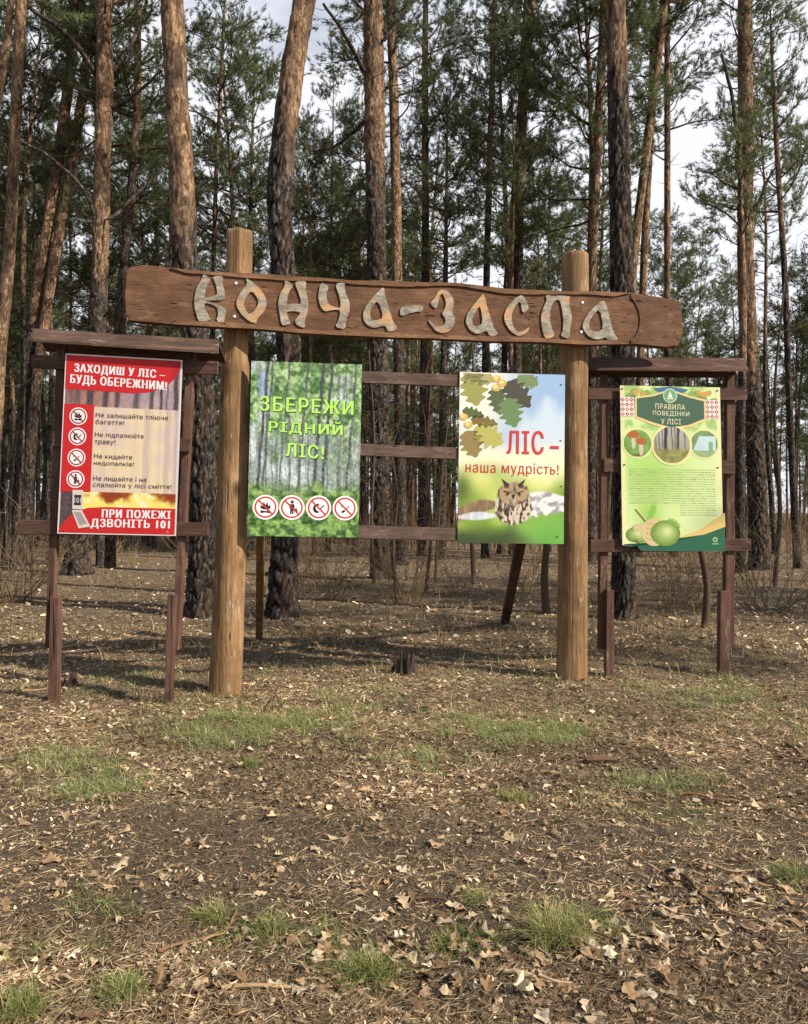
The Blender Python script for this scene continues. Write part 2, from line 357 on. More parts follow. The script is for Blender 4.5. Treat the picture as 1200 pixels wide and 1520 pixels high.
def stuff(name, label, parts, m):
    v, q, c = join(parts)
    return tag(obj(name, mesh_np(name, v, None, q, [m], col=c)), label, None, None, 'stuff')
stuff('leaf_litter', 'brown leaf fragments and bark flakes strewn over the forest floor',
      [litter(130000, 2.1, 9.5, 0.006, 0.030, 0.42, 0.55, 0.007, 0.42, PAL),
       litter(34000, 4.2, 16.0, 0.012, 0.055, 0.5, 0.4, 0.012, 0.5, PAL),
       litter(16000, 9.0, 30.0, 0.025, 0.10, 0.5, 0.35, 0.02, 1, PAL)], M_LEAF)
stuff('needle_litter', 'fallen dry pine needles matted on the ground',
      [litter(120000, 2.1, 7.5, 0.03, 0.085, 0.028, 0.25, 0.012, 0.42, PAL[[0, 1, 2, 3, 1, 7, 8, 6]], curl=0.06),
       litter(30000, 5.0, 12.0, 0.05, 0.12, 0.04, 0.25, 0.02, 0.6, PAL[[0, 1, 2, 3, 4, 7]], curl=0.06)], M_LEAF)

def oak_outline(n=44, lobes=4.0):
    t = np.linspace(0, 1, n); w = 0.30 * np.sin(np.pi * t ** 0.8) ** 0.7 * (0.72 + 0.30 * np.cos(2 * math.pi * lobes * t + 2.4))
    w[0] = 0.015; w[-1] = 0.0
    return t, w
def big_leaves(spots, lmin, lmax, pal):
    t, w = oak_outline(17, 3.0); m = len(t); out = []
    for (x, y) in spots:
        L = lmin + (lmax - lmin) * rs.rand(); u, ww, k = frames(1, 0.19); u, ww, k = u[0], ww[0], k[0]
        if k[2] < 0: k = -k
        cu, cs, wa = rs.randn() * .5, rs.randn() * .8, rs.rand() * 6; t, w = oak_outline(17, rs.choice([1.6, 2.2, 3.0, 3.0])); w = w * (.7 + .6 * rs.rand())
        c0 = np.array([x, y, float(gz(x, y)) + 0.008 + 0.012 * rs.rand()])
        zz = lambda a, b: (cu * (a - .5) ** 2 + cs * b * b * 2 + 0.05 * math.sin(wa + 7 * a + 9 * b))
        mid = np.array([c0 + L * (u * (a - .5) + k * zz(a, 0)) for a in t])
        lf = np.array([c0 + L * (u * (a - .5) + ww * b + k * zz(a, b)) for a, b in zip(t, w)])
        rt = np.array([c0 + L * (u * (a - .5) - ww * b + k * zz(a, b)) for a, b in zip(t, w)])
        v = np.concatenate([mid, lf, rt]); i = np.arange(m - 1)[:, None]
        q = np.concatenate([np.concatenate([i, i + 1, m + i + 1, m + i], 1), np.concatenate([i + 1, i, 2 * m + i, 2 * m + i + 1], 1)])
        col = pal[rs.randint(len(pal))] * (0.75 + 0.4 * rs.rand())
        cc = np.tile(col, (3 * m, 1)); cc[:m] *= 0.82
        out.append((v, q, cc))
    return out
def clusters(lst):
    out = []
    for px, py, rx, ry, n in lst:
        for _ in range(n):
            a, b = px + rs.randn() * rx * .6, py + rs.randn() * ry * .6
            if b < 800: continue
            p = P(a, b, 1860.0 / (b - 760)); out.append((p.x, p.y))
    return out
LP = np.array([lin(k) for k in [(206, 184, 150), (188, 160, 124), (164, 134, 100), (214, 198, 168), (144, 114, 84), (192, 168, 134), (122, 98, 74), (176, 146, 116)]])
lsp = clusters([(950, 1400, 200, 60, 100), (1080, 1340, 120, 40, 40), (620, 1440, 200, 50, 64), (260, 1470, 200, 40, 40), (760, 1440, 140, 60, 36), (500, 1400, 120, 50, 36),
                (130, 1320, 60, 14, 8), (425, 1285, 30, 14, 6), (535, 1325, 25, 12, 4), (600, 1215, 500, 60, 40), (880, 1500, 200, 30, 40), (30, 1440, 50, 40, 14), (600, 1120, 600, 80, 60), (1120, 1320, 90, 50, 30)])
lsp += clusters([(335, 1030, 40, 8, 16), (850, 1010, 40, 8, 16), (77, 1030, 24, 6, 8), (247, 1046, 24, 6, 8), (906, 1008, 22, 6, 7), (1077, 1000, 22, 6, 7)])
lsp += [tuple(z) for z in np.stack(scatter(650, 2.6, 12, 0.6), 1)]
stuff('fallen_oak_leaves', 'curled tan oak leaves lying over the ground', big_leaves(lsp, 0.025, 0.09, LP * .94), M_LEAF)

# ------------------------------------------------------------------ grass
def blades(x, y, h, lean, wd, cols, z=None):
    n = len(x); a = rs.rand(n) * 2 * math.pi; ln = (lean * (0.3 + rs.rand(n)))[:, None]
    d = np.stack([np.cos(a), np.sin(a), 0 * a], -1); s = np.stack([-np.sin(a), np.cos(a), 0 * a], -1)
    base = np.stack([x, y, (gz(x, y) if z is None else z) - 0.005], -1); h = h[:, None]
    rows = []
    for k, f in enumerate((0, 0.4, 0.75, 1.0)):
        c = base + d * ln * h * (f ** 1.7) + np.array([0, 0, 1.0]) * h * (f - 0.42 * ln * f ** 2.3)
        ww = wd * (1 - 0.85 * f ** 1.5) / 2
        rows += [c - s * ww, c + s * ww]
    v = np.stack(rows, 1).reshape(-1, 3); i = np.arange(n)[:, None] * 8
    q = np.concatenate([i + np.array([0, 1, 3, 2]) + 2 * k for k in range(3)])
    col = cols[rs.randint(len(cols), size=n)] * (0.75 + 0.5 * rs.rand(n))[:, None]
    return v, q, np.repeat(col, 8, 0)
G_SAGE = np.array([lin(c) for c in [(150, 160, 106), (124, 140, 84), (172, 178, 126), (106, 124, 70), (166, 158, 110), (150, 134, 92)]])
G_GREEN = np.array([lin(c) for c in [(106, 130, 60), (88, 112, 50), (130, 148, 78), (74, 96, 44), (150, 150, 96)]])
G_DRY = np.array([lin(c) for c in [(176, 152, 108), (150, 124, 84), (128, 102, 66), (192, 170, 128), (110, 96, 58)]])
def patch(px, py, rx, ry, n, h0, h1, cols, lean=0.9, wd=0.004):
    cx, cy, cr_ = rs.randn(n), rs.randn(n), None
    a = px + cx * rx * 0.75; b = np.maximum(py + cy * ry * 0.7, 790)
    Y = 1860.0 / (b - 760); X = (a - 600) / FPX * Y
    clump = fbm(X * 7, Y * 7, 33, 2); keep = clump > 0.47 + .1 * rs.rand(n)
    X, Y = X[keep], Y[keep]
    return blades(X, Y, h0 + (h1 - h0) * rs.rand(len(X)), lean, wd, cols)
pt = []
for a in [(400, 1078, 130, 26, 3600), (330, 1080, 60, 22, 1300), (480, 1062, 60, 26, 1400), (105, 1130, 70, 26, 1000), (150, 1172, 60, 20, 800), (740, 1082, 100, 24, 2400), (800, 1095, 50, 16, 1100), (700, 1078, 26, 18, 700),
          (1090, 1028, 60, 24, 1700), (1080, 1045, 70, 20, 900), (640, 1130, 60, 14, 500), (980, 1165, 70, 18, 500), (560, 1035, 60, 14, 500), (950, 1025, 50, 12, 450), (1160, 1080, 60, 20, 600),
          (130, 1015, 60, 14, 500), (230, 1005, 60, 14, 500), (420, 990, 90, 14, 600), (720, 1010, 90, 14, 500), (1040, 985, 100, 14, 500)]:
    a = a[:4] + (int(a[4] * 2.2),); pt.append(patch(*a, 0.03, 0.10, G_SAGE, 1.6, 0.0042))
for a in [(1050, 1212, 130, 22, 900), (440, 1400, 90, 36, 500), (90, 1400, 70, 36, 500), (220, 1190, 60, 12, 400), (330, 1400, 60, 30, 260), (900, 1375, 50, 16, 260), (690, 1405, 50, 20, 260), (150, 1345, 60, 20, 260), (1180, 1310, 40, 20, 300), (860, 1185, 60, 12, 260)]:
    pt.append(patch(*a, 0.025, 0.075, G_GREEN, 1.2, 0.0028))
stuff('grass', 'sparse sage green grass and moss in patches in front of the signs', pt, M_GRASS)
x, y = scatter(20000, 9.0, 40.0, 0.75, 0.6)
k = fbm(x * .6, y * .6, 41, 3) > 0.44; x, y = x[k], y[k]
dg = [blades(x, y, 0.06 + 0.20 * rs.rand(len(x)) ** 2, 1.2, 0.009 + 0 * x[0], G_DRY)]
for q in ((335, 1034, 46, 8), (850, 1012, 44, 8), (77, 1032, 26, 6), (247, 1048, 26, 6), (906, 1010, 24, 6), (1077, 1001, 30, 8)): dg.append(patch(*q, 300, 0.04, 0.13, np.concatenate([G_DRY, G_SAGE]), 1.2, 0.004))
x, y = scatter(5000, 7.6, 12.0, 0.75)
k = fbm(x * .8, y * .8, 43, 3) > 0.5; x, y = x[k], y[k]
dg.append(blades(x, y, 0.06 + 0.16 * rs.rand(len(x)), 1.0, 0.006, np.concatenate([G_DRY, G_SAGE[:2]])))
stuff('dry_grass', 'dry straw coloured grass growing between the pine trunks', dg, M_GRASS)

def tuft(px, py, wpx, hpx, n, cols, label, wd=0.0035):
    p = P(px, py, 1860.0 / (py - 760)); r = wpx / 2 / FPX * p.y; h = hpx / FPX * p.y * 1.08
    x = rs.randn(n) * r * 0.34; y = rs.randn(n) * r * 0.30
    v, q, c = blades(x, y, h * (0.45 + 0.6 * rs.rand(n)), 1.15, wd, cols, z=np.zeros(n))
    o = obj('grass_tuft', mesh_np('grass_tuft', v, None, q, [M_GRASS], col=c), None, (p.x, p.y, float(gz(p.x, p.y)) - 0.004))
    tag(o, label, 'grass tuft', 'grass tufts on the forest floor')
G_PALE = np.array([lin(c) for c in [(150, 156, 92), (128, 140, 76), (170, 168, 112), (104, 120, 58)]])
for a in [(825, 1405, 95, 66, 420, G_PALE, 'large rounded pale green grass tuft, the biggest near the front of the photo'),
          (315, 1358, 56, 40, 170, G_PALE, 'upright pale green grass tuft beside a fallen twig on bare dark soil'),
          (405, 1385, 62, 44, 170, G_GREEN, 'green grass tuft with drooping blades just behind scattered leaves'),
          (548, 1448, 110, 55, 330, G_GREEN, 'broad spreading green grass tuft among curled tan leaves near bottom centre'),
          (180, 1475, 90, 44, 260, G_GREEN, 'bright green spiky grass tuft flattened among leaves near bottom left'),
          (28, 1505, 90, 50, 300, G_GREEN, 'dense green grass tuft cut by the bottom left corner of the photo'),
          (372, 1140, 46, 24, 200, G_GREEN, 'small dark green grass tuft below the pale grass patch by the log post'),
          (766, 1186, 62, 24, 220, G_PALE, 'small bright yellow green tuft alone on brown needles right of centre'),
          (708, 1345, 40, 30, 110, G_PALE, 'small thin grass tuft on bare dark soil behind the biggest tuft'),
          (665, 1402, 56, 32, 150, G_GREEN, 'low ragged grass tuft left of the biggest tuft'),
          (905, 1384, 50, 22, 110, G_GREEN, 'low dark grass tuft just right of the biggest tuft'),
          (1175, 1308, 60, 40, 180, G_GREEN, 'green grass tuft at the right edge among pale leaves')]:
    tuft(*a[:4], int(a[4] * 1.2), np.concatenate([a[5], G_SAGE[[4, 5, 5]]]), a[6])

# ------------------------------------------------------------------ sticks, stumps
def px_path(pts, lift=0.012):
    out = []
    for a, b in pts:
        Y = 1860.0 / (b - 760); p = P(a, b, Y); out.append((p.x, p.y, float(gz(p.x, p.y)) + lift))
    return np.array(out)
def resample(p, n):
    p = np.asarray(p, float); d = np.concatenate([[0], np.cumsum(np.linalg.norm(np.diff(p, axis=0), axis=1))]); s = np.linspace(0, d[-1], n)
    return np.stack([np.interp(s, d, p[:, k]) for k in range(p.shape[1])], -1)
def stick(pts, r, label, col=(110, 84, 60), fork=None, lift=0.012):
    p = resample(px_path(pts, lift), 12); base = p[0].copy(); mb = MB()
    p[:, 2] += 0.008 * np.sin(np.linspace(0, 7, 12)); c = np.array(lin(col))
    mb.tube(p - base, np.linspace(r, r * 0.45, 12), 6, 0, c)
    if fork: mb.tube(resample(px_path(fork, lift + 0.01), 7) - base, np.linspace(r * .6, r * .3, 7), 5, 0, c)
    o = obj('stick', mb.mesh('stick', [M_TWIG], True), None, base)
    tag(o, label, 'stick', 'fallen sticks')
stick([(180, 1100), (225, 1106), (268, 1108)], 0.011, 'dark stick lying at the left edge of the pale grass patch', (92, 58, 40), [(215, 1104), (200, 1085), (188, 1078)])
stick([(300, 1400), (330, 1380), (352, 1350), (392, 1352)][:3], 0.006, 'thin crooked twig beside the upright pale tuft on bare soil', (140, 114, 82))
stick([(235, 1420), (280, 1405), (330, 1372), (350, 1360)], 0.006, 'long thin twig leaning towards the upright pale tuft', (120, 92, 66))
stick([(620, 1338), (665, 1345), (700, 1362), (716, 1390)], 0.006, 'bent dark twig left of the biggest grass tuft', (98, 74, 54))
stick([(1040, 1283), (1085, 1296), (1125, 1290), (1160, 1278)], 0.006, 'pale curved twig lying right of centre on bare soil', (166, 142, 108), [(1128, 1290), (1135, 1305)])
stick([(1010, 1300), (1030, 1320), (1048, 1345), (1062, 1352)], 0.008, 'dark twig lying below the pale curved twig', (76, 60, 48))
stick([(1010, 1180), (1050, 1186), (1095, 1190)], 0.008, 'straight brown stick on needles at right', (128, 92, 66))
stick([(750, 1460), (800, 1466), (845, 1460)], 0.009, 'bleached forked stick lying below the biggest grass tuft', (176, 150, 118), [(800, 1466), (825, 1472), (850, 1468)])
stick([(835, 1370), (870, 1392), (905, 1410)], 0.007, 'dark twig leaning over the biggest grass tuft', (110, 82, 58), lift=0.03)
stick([(330, 1475), (400, 1478), (470, 1475), (540, 1462)], 0.008, 'long bleached stick lying in leaves along the bottom', (160, 134, 100))
stick([(85, 1452), (110, 1458), (128, 1462)], 0.007, 'short pale stick beside the flattened spiky tuft', (160, 138, 110))
stick([(1165, 1108), (1185, 1122), (1215, 1142)], 0.010, 'dark stick entering at the right edge', (86, 66, 52))
stick([(70, 968), (140, 958), (200, 945), (260, 935)], 0.020, 'long fallen branch on the shaded floor behind the red poster', (132, 108, 84))
stick([(20, 1035), (45, 1028), (75, 1024)], 0.012, 'short pale stick by the foot of the left notice stand', (160, 132, 98))
stick([(395, 1062), (405, 1040), (418, 1030)], 0.006, 'thin curved twig standing in the pale grass patch', (120, 92, 66))
stick([(390, 852), (430, 856), (500, 862), (520, 866)], 0.05, 'fallen log lying between the pine trunks behind the green forest poster', (74, 58, 46), lift=0.04)
stick([(640, 1060), (660, 1046), (668, 1070)], 0.006, 'thin forked twig near the pale grass in front of the owl poster', (128, 96, 68))

def stump(px, py, r, h, label, seed, col=(56, 47, 40)):
    Y = 1860.0 / (py - 760); p = P(px, py, Y); rnd = np.random.RandomState(seed); mb = MB(); n = 22
    th = np.arange(n) / n * 2 * math.pi; rr = 1 + 0.16 * rnd.randn(n) + .18 * np.sin(2 * th + seed); hh = h * np.clip(0.55 + 0.45 * np.sin(th + seed) + .35 * rnd.randn(n), .18, 1.25)
    rows = []
    for f, k in ((-0.35, 1.35), (0.0, 1.22), (0.45, 1.0), (1.0, 0.94)):
        rows.append(np.stack([np.cos(th) * r * k * rr, np.sin(th) * r * k * rr, hh * f], -1))
    rows.append(np.stack([np.cos(th) * r * .6 * rr, np.sin(th) * r * .6 * rr, hh * 0.55], -1))
    v = np.concatenate(rows + [np.array([[0, 0, h * .4]])]); i = np.arange(4)[:, None] * n; j = np.arange(n)[None]
    q = np.stack([i + j, i + (j + 1) % n, i + n + (j + 1) % n, i + n + j], -1).reshape(-1, 4)
    t = np.array([[4 * n + a, 4 * n + (a + 1) % n, 5 * n] for a in range(n)])
    c = np.array(lin(col)) * (0.4 + 1.5 * rnd.rand(len(v)) ** 1.5)[:, None]
    mb.add(v, t, q, 0, c)
    return tag(obj('tree_stump', mb.mesh('tree_stump', [M_TWIG]), None, (p.x, p.y, float(gz(p.x, p.y)))), label, 'stump')
stump(597, 1002, 0.088, 0.21, 'small jagged dark tree stump on the ground between the two log posts', 3)
stump(100, 1022, 0.06, 0.14, 'small rotten dark stump beside the foot of the left notice stand', 8)
# red-brown chunk of wood
p = P(893, 1132, 1860 / (1132 - 760)); mb = MB()
mb.tube(np.array([[-0.095, 0, .02], [-0.05, .004, .024], [0.03, .0, .026], [0.095, -.01, .022]]), [0.016, 0.026, 0.022, 0.013], 7, 0, lin((112, 88, 70)))
tag(obj('bark_chunk', mb.mesh('bark_chunk', [M_TWIG]), None, (p.x, p.y, float(gz(p.x, p.y)))), 'reddish brown chunk of bark lying alone right of centre', 'bark chunk')
# ------------------------------------------------------------------ signs
class Plane:                                # an upright plane through two ground points, given by photo column and distance
    def __init__(s, pa, Ya, pb, Yb):
        a = Vector(((pa - 600) / FPX * Ya, Ya, 0)); b = Vector(((pb - 600) / FPX * Yb, Yb, 0)); s.a = a
        d = (b - a).normalized(); s.n = Vector((d.y, -d.x, 0)); s.d = d        # n faces the camera
    def pt(s, px, py, off=0.0):
        r = Vector(((px - 600) / FPX, 1, -(py - HZ) / FPX)); c = Vector((0, 0, EYE))
        q = s.a + s.n * off; t = (q - c).dot(s.n) / r.dot(s.n); return c + r * t
def bm_obj(name, bm, m, parent, bev=0.0, smooth=False):
    bmesh.ops.recalc_face_normals(bm, faces=bm.faces)
    if bev: bmesh.ops.bevel(bm, geom=list(bm.edges), offset=bev, segments=1, affect='EDGES', clamp_overlap=True)
    me = bpy.data.meshes.new(name); bm.to_mesh(me); bm.free(); me.materials.append(m)
    if parent is not None: me.transform(__import__('mathutils').Matrix.Translation(-parent_world(parent)))
    for p_ in me.polygons: p_.use_smooth = smooth
    return obj(name, me, parent)
def parent_world(p):
    v = Vector((0, 0, 0))
    while p is not None: v += p.location; p = p.parent
    return v
def prism_bm(pl, poly, off, thick, holes=(), bm=None):
    bm = bm or bmesh.new(); loops = [list(poly)] + [list(h) for h in holes]
    F, B = [], []
    for lp in loops:
        f = [pl.pt(x, y, off) for x, y in lp]; F.append([bm.verts.new(v) for v in f]); B.append([bm.verts.new(v - pl.n * thick) for v in f])
    flat = [v for l in F for v in l]; fb = [v for l in B for v in l]
    if holes:
        for t in tessellate_polygon([[Vector((x, y, 0)) for x, y in lp] for lp in loops]):
            bm.faces.new([flat[i] for i in t]); bm.faces.new([fb[i] for i in reversed(t)])
    else:
        bm.faces.new(flat); bm.faces.new(list(reversed(fb)))
    for f, k in zip(F, B):
        n = len(f)
        for i in range(n): bm.faces.new([f[i], k[i], k[(i + 1) % n], f[(i + 1) % n]])
    return bm
def plank(name, pl, quad, off, thick, m, parent, bev=0.004):
    return bm_obj(name, prism_bm(pl, quad, off, thick), m, parent, bev)
def tri_box(name, pts8, m, parent, bev=.003):
    bm = bmesh.new(); v = [bm.verts.new(p) for p in pts8]
    for f in ((0, 1, 2, 3), (7, 6, 5, 4), (0, 4, 5, 1), (1, 5, 6, 2), (2, 6, 7, 3), (3, 7, 4, 0)): bm.faces.new([v[i] for i in f])
    return bm_obj(name, bm, m, parent, bev)

# ---- printing: vector shapes and text laid on a poster in thin layers, coloured per vertex
TXT = {}
def text_mesh(s, bold):                      # outlines of the built-in font, filled by winding number
    if (s, bold) in TXT: return TXT[(s, bold)]
    cu = bpy.data.curves.new('lettering', 'FONT'); cu.body = s; cu.offset = bold; cu.resolution_u = 3; cu.space_character = 1.0 + bold * 2.2; cu.fill_mode = 'NONE'
    o = bpy.data.objects.new('lettering', cu); COL.objects.link(o); dg = bpy.context.evaluated_depsgraph_get(); me = o.evaluated_get(dg).to_mesh()
    v = np.array([tuple(k.co)[:2] for k in me.vertices]); ed = [tuple(e.vertices) for e in me.edges]
    o.evaluated_get(dg).to_mesh_clear(); bpy.data.objects.remove(o); bpy.data.curves.remove(cu)
    nxt = {}; adj = {}
    for p_, q_ in ed: adj.setdefault(p_, []).append(q_); adj.setdefault(q_, []).append(p_)
    seen, segs = set(), []
    for st in sorted(adj):
        if st in seen: continue
        L = [st]; seen.add(st)
        while True:
            n_ = [k for k in adj[L[-1]] if k not in seen]
            if not n_: break
            seen.add(min(n_)); L.append(min(n_))
        segs += list(zip(L, L[1:] + L[:1]))
    r = delaunay_2d_cdt([Vector(k) for k in v], segs, [], 0, 1e-5); w = np.array([tuple(k) for k in r[0]]); t = np.array([f for f in r[2] if len(f) == 3])
    c = w[t].mean(1); A, B = v[[p_ for p_, _ in segs]], v[[q_ for _, q_ in segs]]
    up = (A[None, :, 1] <= c[:, None, 1]) & (B[None, :, 1] > c[:, None, 1]); dn = (A[None, :, 1] > c[:, None, 1]) & (B[None, :, 1] <= c[:, None, 1])
    side = (B[None, :, 0] - A[None, :, 0]) * (c[:, None, 1] - A[None, :, 1]) - (c[:, None, 0] - A[None, :, 0]) * (B[None, :, 1] - A[None, :, 1])
    wn = (up & (side > 0)).sum(1) - (dn & (side < 0)).sum(1); t = t[wn != 0]
    lo, hi = w.min(0), w.max(0); TXT[(s, bold)] = ((w - lo) / (hi - lo), t); return TXT[(s, bold)]
INK = 0.86
class Print:
    def __init__(s, W, H): s.W, s.H = W, H; s.uv = []; s.lay = []; s.col = []; s.t = []; s.n = 0
    def add(s, uv, tris, col, lay):
        uv = np.asarray(uv, float).reshape(-1, 2); s.uv.append(uv); s.lay.append(np.full(len(uv), float(lay)))
        s.col.append(np.broadcast_to(np.asarray(col, float), (len(uv), 3))); s.t.append(np.asarray(tris) + s.n); s.n += len(uv)
    def raster(s, nu, nv, fn, u0=0, v0=0, u1=1, v1=1, lay=0, circle=None):
        u = np.linspace(u0, u1, nu); v = np.linspace(v0, v1, nv); U, V = np.meshgrid(u, v); rgb = np.clip(fn(U, V), 0, 255) / 255.0
        c = np.where(rgb <= .04045, rgb / 12.92, ((rgb + .055) / 1.055) ** 2.4) * INK
        i = np.arange(nv - 1)[:, None] * nu + np.arange(nu - 1)[None]; q = np.stack([i, i + 1, i + nu + 1, i + nu], -1).reshape(-1, 4)
        if circle:
            cu_, cv_, r = circle; vc = np.hypot((U - cu_) * s.W, (V - cv_) * s.H).ravel(); q = q[(vc[q] < r * s.W).all(1)]
        s.add(np.stack([U, V], -1), np.concatenate([q[:, [0, 1, 2]], q[:, [0, 2, 3]]]), c.reshape(-1, 3), lay)
    def poly(s, pts, col, lay):
        t = tessellate_polygon([[Vector((a * s.W, b * s.H, 0)) for a, b in pts]]); s.add(pts, np.array(t), np.array(lin(col)) * INK, lay)
    def rect(s, u0, v0, u1, v1, col, lay): s.poly([(u0, v0), (u1, v0), (u1, v1), (u0, v1)], col, lay)
    def disc(s, cu_, cv_, r, col, lay, sy=1.0, n=36, rot=0):
        s.poly([(cu_ + r * math.cos(a) * math.cos(rot) - r * sy * math.sin(a) * math.sin(rot), cv_ + (r * math.cos(a) * math.sin(rot) + r * sy * math.sin(a)) * s.W / s.H) for a in np.arange(n) / n * 2 * math.pi], col, lay)
    def bar(s, a, b, w, col, lay):            # thick line between two uv points, width in units of W
        dx, dy = (b[0] - a[0]) * s.W, (b[1] - a[1]) * s.H; L = math.hypot(dx, dy); ox, oy = -dy / L * w / 2, dx / L * w / 2 * s.W / s.H
        s.poly([(a[0] + ox, a[1] + oy), (b[0] + ox, b[1] + oy), (b[0] - ox, b[1] - oy), (a[0] - ox, a[1] - oy)], col, lay)
    def text(s, txt, u0, v0, u1, v1, col, lay, bold=0.0, drop=0.0):
        v, t = text_mesh(txt, bold); uv = np.stack([u0 + v[:, 0] * (u1 - u0), v1 - v[:, 1] * (v1 - v0) + drop * v[:, 0]], -1); s.add(uv, t, np.array(lin(col)) * INK, lay)
        if bold > .05:
            for k, du in ((.15, -.0045), (.3, .0045)): s.add(uv + [du, 0], t, np.array(lin(col)) * INK, lay + k)
    def leaf(s, b, t, w, col, lay, lobes=3.6):
        T = np.linspace(0, 1, 44); Wd = .30 * np.sin(np.pi * T ** .75) ** .6 * (.82 + .24 * np.cos(2 * math.pi * 4.5 * T + 2.4)); Wd[0] = .01; Wd[-1] = 0; bx, by = b[0] * s.W, b[1] * s.H; dx, dy = t[0] * s.W - bx, t[1] * s.H - by; L = math.hypot(dx, dy); w = w * s.W / (L * .30)
        pts = [(bx + dx * a - dy * k * w, by + dy * a + dx * k * w) for a, k in zip(T, Wd)] + [(bx + dx * a + dy * k * w, by + dy * a - dx * k * w) for a, k in list(zip(T, Wd))[-2::-1]]
        s.poly([(min(.99, max(.008, x / s.W)), min(.99, max(.006, y / s.H))) for x, y in pts], col, lay)
        s.bar((b[0], b[1]), (b[0] + (t[0] - b[0]) * .9, b[1] + (t[1] - b[1]) * .9), .004, tuple(min(255, c * 1.1) for c in col), lay + .5)
    def build(s, name, pl, corners, off, parent, bottom=None, thick=.008, warp=None):
        C = [pl.pt(a, b, off) for a, b in corners]; C = [np.array(c) for c in C]; n = np.array(pl.n); bt = bottom or (lambda u: 0 * u)
        def pos(u, v, l):
            u = np.asarray(u, float); v = np.asarray(v, float); v = v * (1 - bt(u) * v ** 14); w = (1 - u)[:, None], u[:, None], v[:, None]
            q = (C[0] * w[0] + C[1] * w[1]) * (1 - w[2]) + (C[3] * w[0] + C[2] * w[1]) * w[2]
            h = np.asarray(l) * .0006 + (warp(u, v) if warp is not None else 0)
            return q + n * h[:, None]
        uv = np.concatenate(s.uv); V = pos(uv[:, 0], uv[:, 1], np.concatenate(s.lay) + 1)
        k = 14; per = [(a / k, 0.0) for a in range(k)] + [(1.0, a / k) for a in range(k)] + [(1 - a / k, 1.0) for a in range(k)] + [(0.0, 1 - a / k) for a in range(k)]
        pu = np.array(per); m = len(pu); fr = pos(pu[:, 0], pu[:, 1], np.full(m, .5)); bk = fr - n * thick; cb = pos(np.array([.5]), np.array([.5]), np.array([.5])) - n * thick
        T = np.concatenate(s.t); k0 = len(V); a = np.arange(m); b = (a + 1) % m
        side = np.concatenate([np.stack([k0 + a, k0 + m + a, k0 + m + b], 1), np.stack([k0 + a, k0 + m + b, k0 + b], 1)]); back = np.stack([k0 + m + b, k0 + m + a, np.full(m, k0 + 2 * m)], 1)
        cols = np.concatenate([np.concatenate(s.col), np.tile(np.array([.42, .42, .42]), (2 * m + 1, 1))])
        me = mesh_np(name, np.concatenate([V, fr, bk, cb]) - np.array(parent_world(parent)), np.concatenate([T, side, back]), None, [M_PRINT], col=cols)
        return obj(name, me, parent)
    def ban(s, cu_, cv_, r, kind, ring=(196, 58, 58), face=(244, 240, 238), halo=(250, 240, 238)):
        s.disc(cu_, cv_, r * 1.16, halo, 4); s.disc(cu_, cv_, r, ring, 5); s.disc(cu_, cv_, r * .84, face, 6); k = (40, 34, 36); a = s.W / s.H
        X = lambda x, y: (cu_ + x * r, cv_ + y * r * a)
        if kind == 'fire':
            s.poly([X(-.42, .12), X(-.5, -.2), X(-.28, -.08), X(-.2, -.5), X(.02, -.2), X(.16, -.52), X(.26, -.1), X(.46, -.24), X(.44, .12), X(.1, .22), X(-.1, .22)], k, 7)
            s.bar(X(-.45, .34), X(.42, .5), r * .13, k, 7); s.bar(X(-.42, .5), X(.45, .34), r * .13, k, 7.4)
        elif kind == 'grass':
            s.poly([X(-.55, .1), X(-.4, -.32), X(-.05, -.42), X(.1, -.2), X(-.2, -.2), X(-.3, .05), X(-.1, .3), X(.1, .35), X(-.1, .52), X(-.4, .42)], k, 7); s.bar(X(.15, .1), X(.5, -.25), r * .12, k, 7)
        elif kind == 'butt':
            s.bar(X(-.3, .42), X(.0, .22), r * .2, k, 7); s.bar(X(.08, .12), X(.4, -.2), r * .12, (120, 112, 112), 7); s.bar(X(-.38, -.05), X(-.3, -.3), r * .07, (120, 112, 112), 7)
        elif kind == 'person':
            s.disc(cu_ + .02 * r, cv_ - .52 * r * a, r * .15, k, 7); s.poly([X(-.18, -.32), X(.2, -.32), X(.26, .1), X(.14, .1), X(.16, .62), X(.02, .62), X(0, .2), X(-.04, .62), X(-.18, .62), X(-.14, .1), X(-.24, .1)], k, 7); s.bar(X(.3, .1), X(.46, .4), r * .22, k, 7)
        s.bar(X(-.6, -.6), X(.6, .6), r * .15, ring, 8.4)
def shade(c, *a): return np.array(c, float)[None, None, :]
def blend(a, b, f): return a + (b - a) * f[..., None]
def rgb(U, c): return np.broadcast_to(np.array(c, float), U.shape + (3,)).copy()
def stripes(U, V, xs, out, lean=0.0):
    for x, w, c, f in xs:
        mk = sstep(w, w * .55, np.abs(U - x - lean * (V - .5) + .004 * np.sin(V * 30 + x * 50))) * f; out = blend(out, np.array(c, float), mk)
    return out

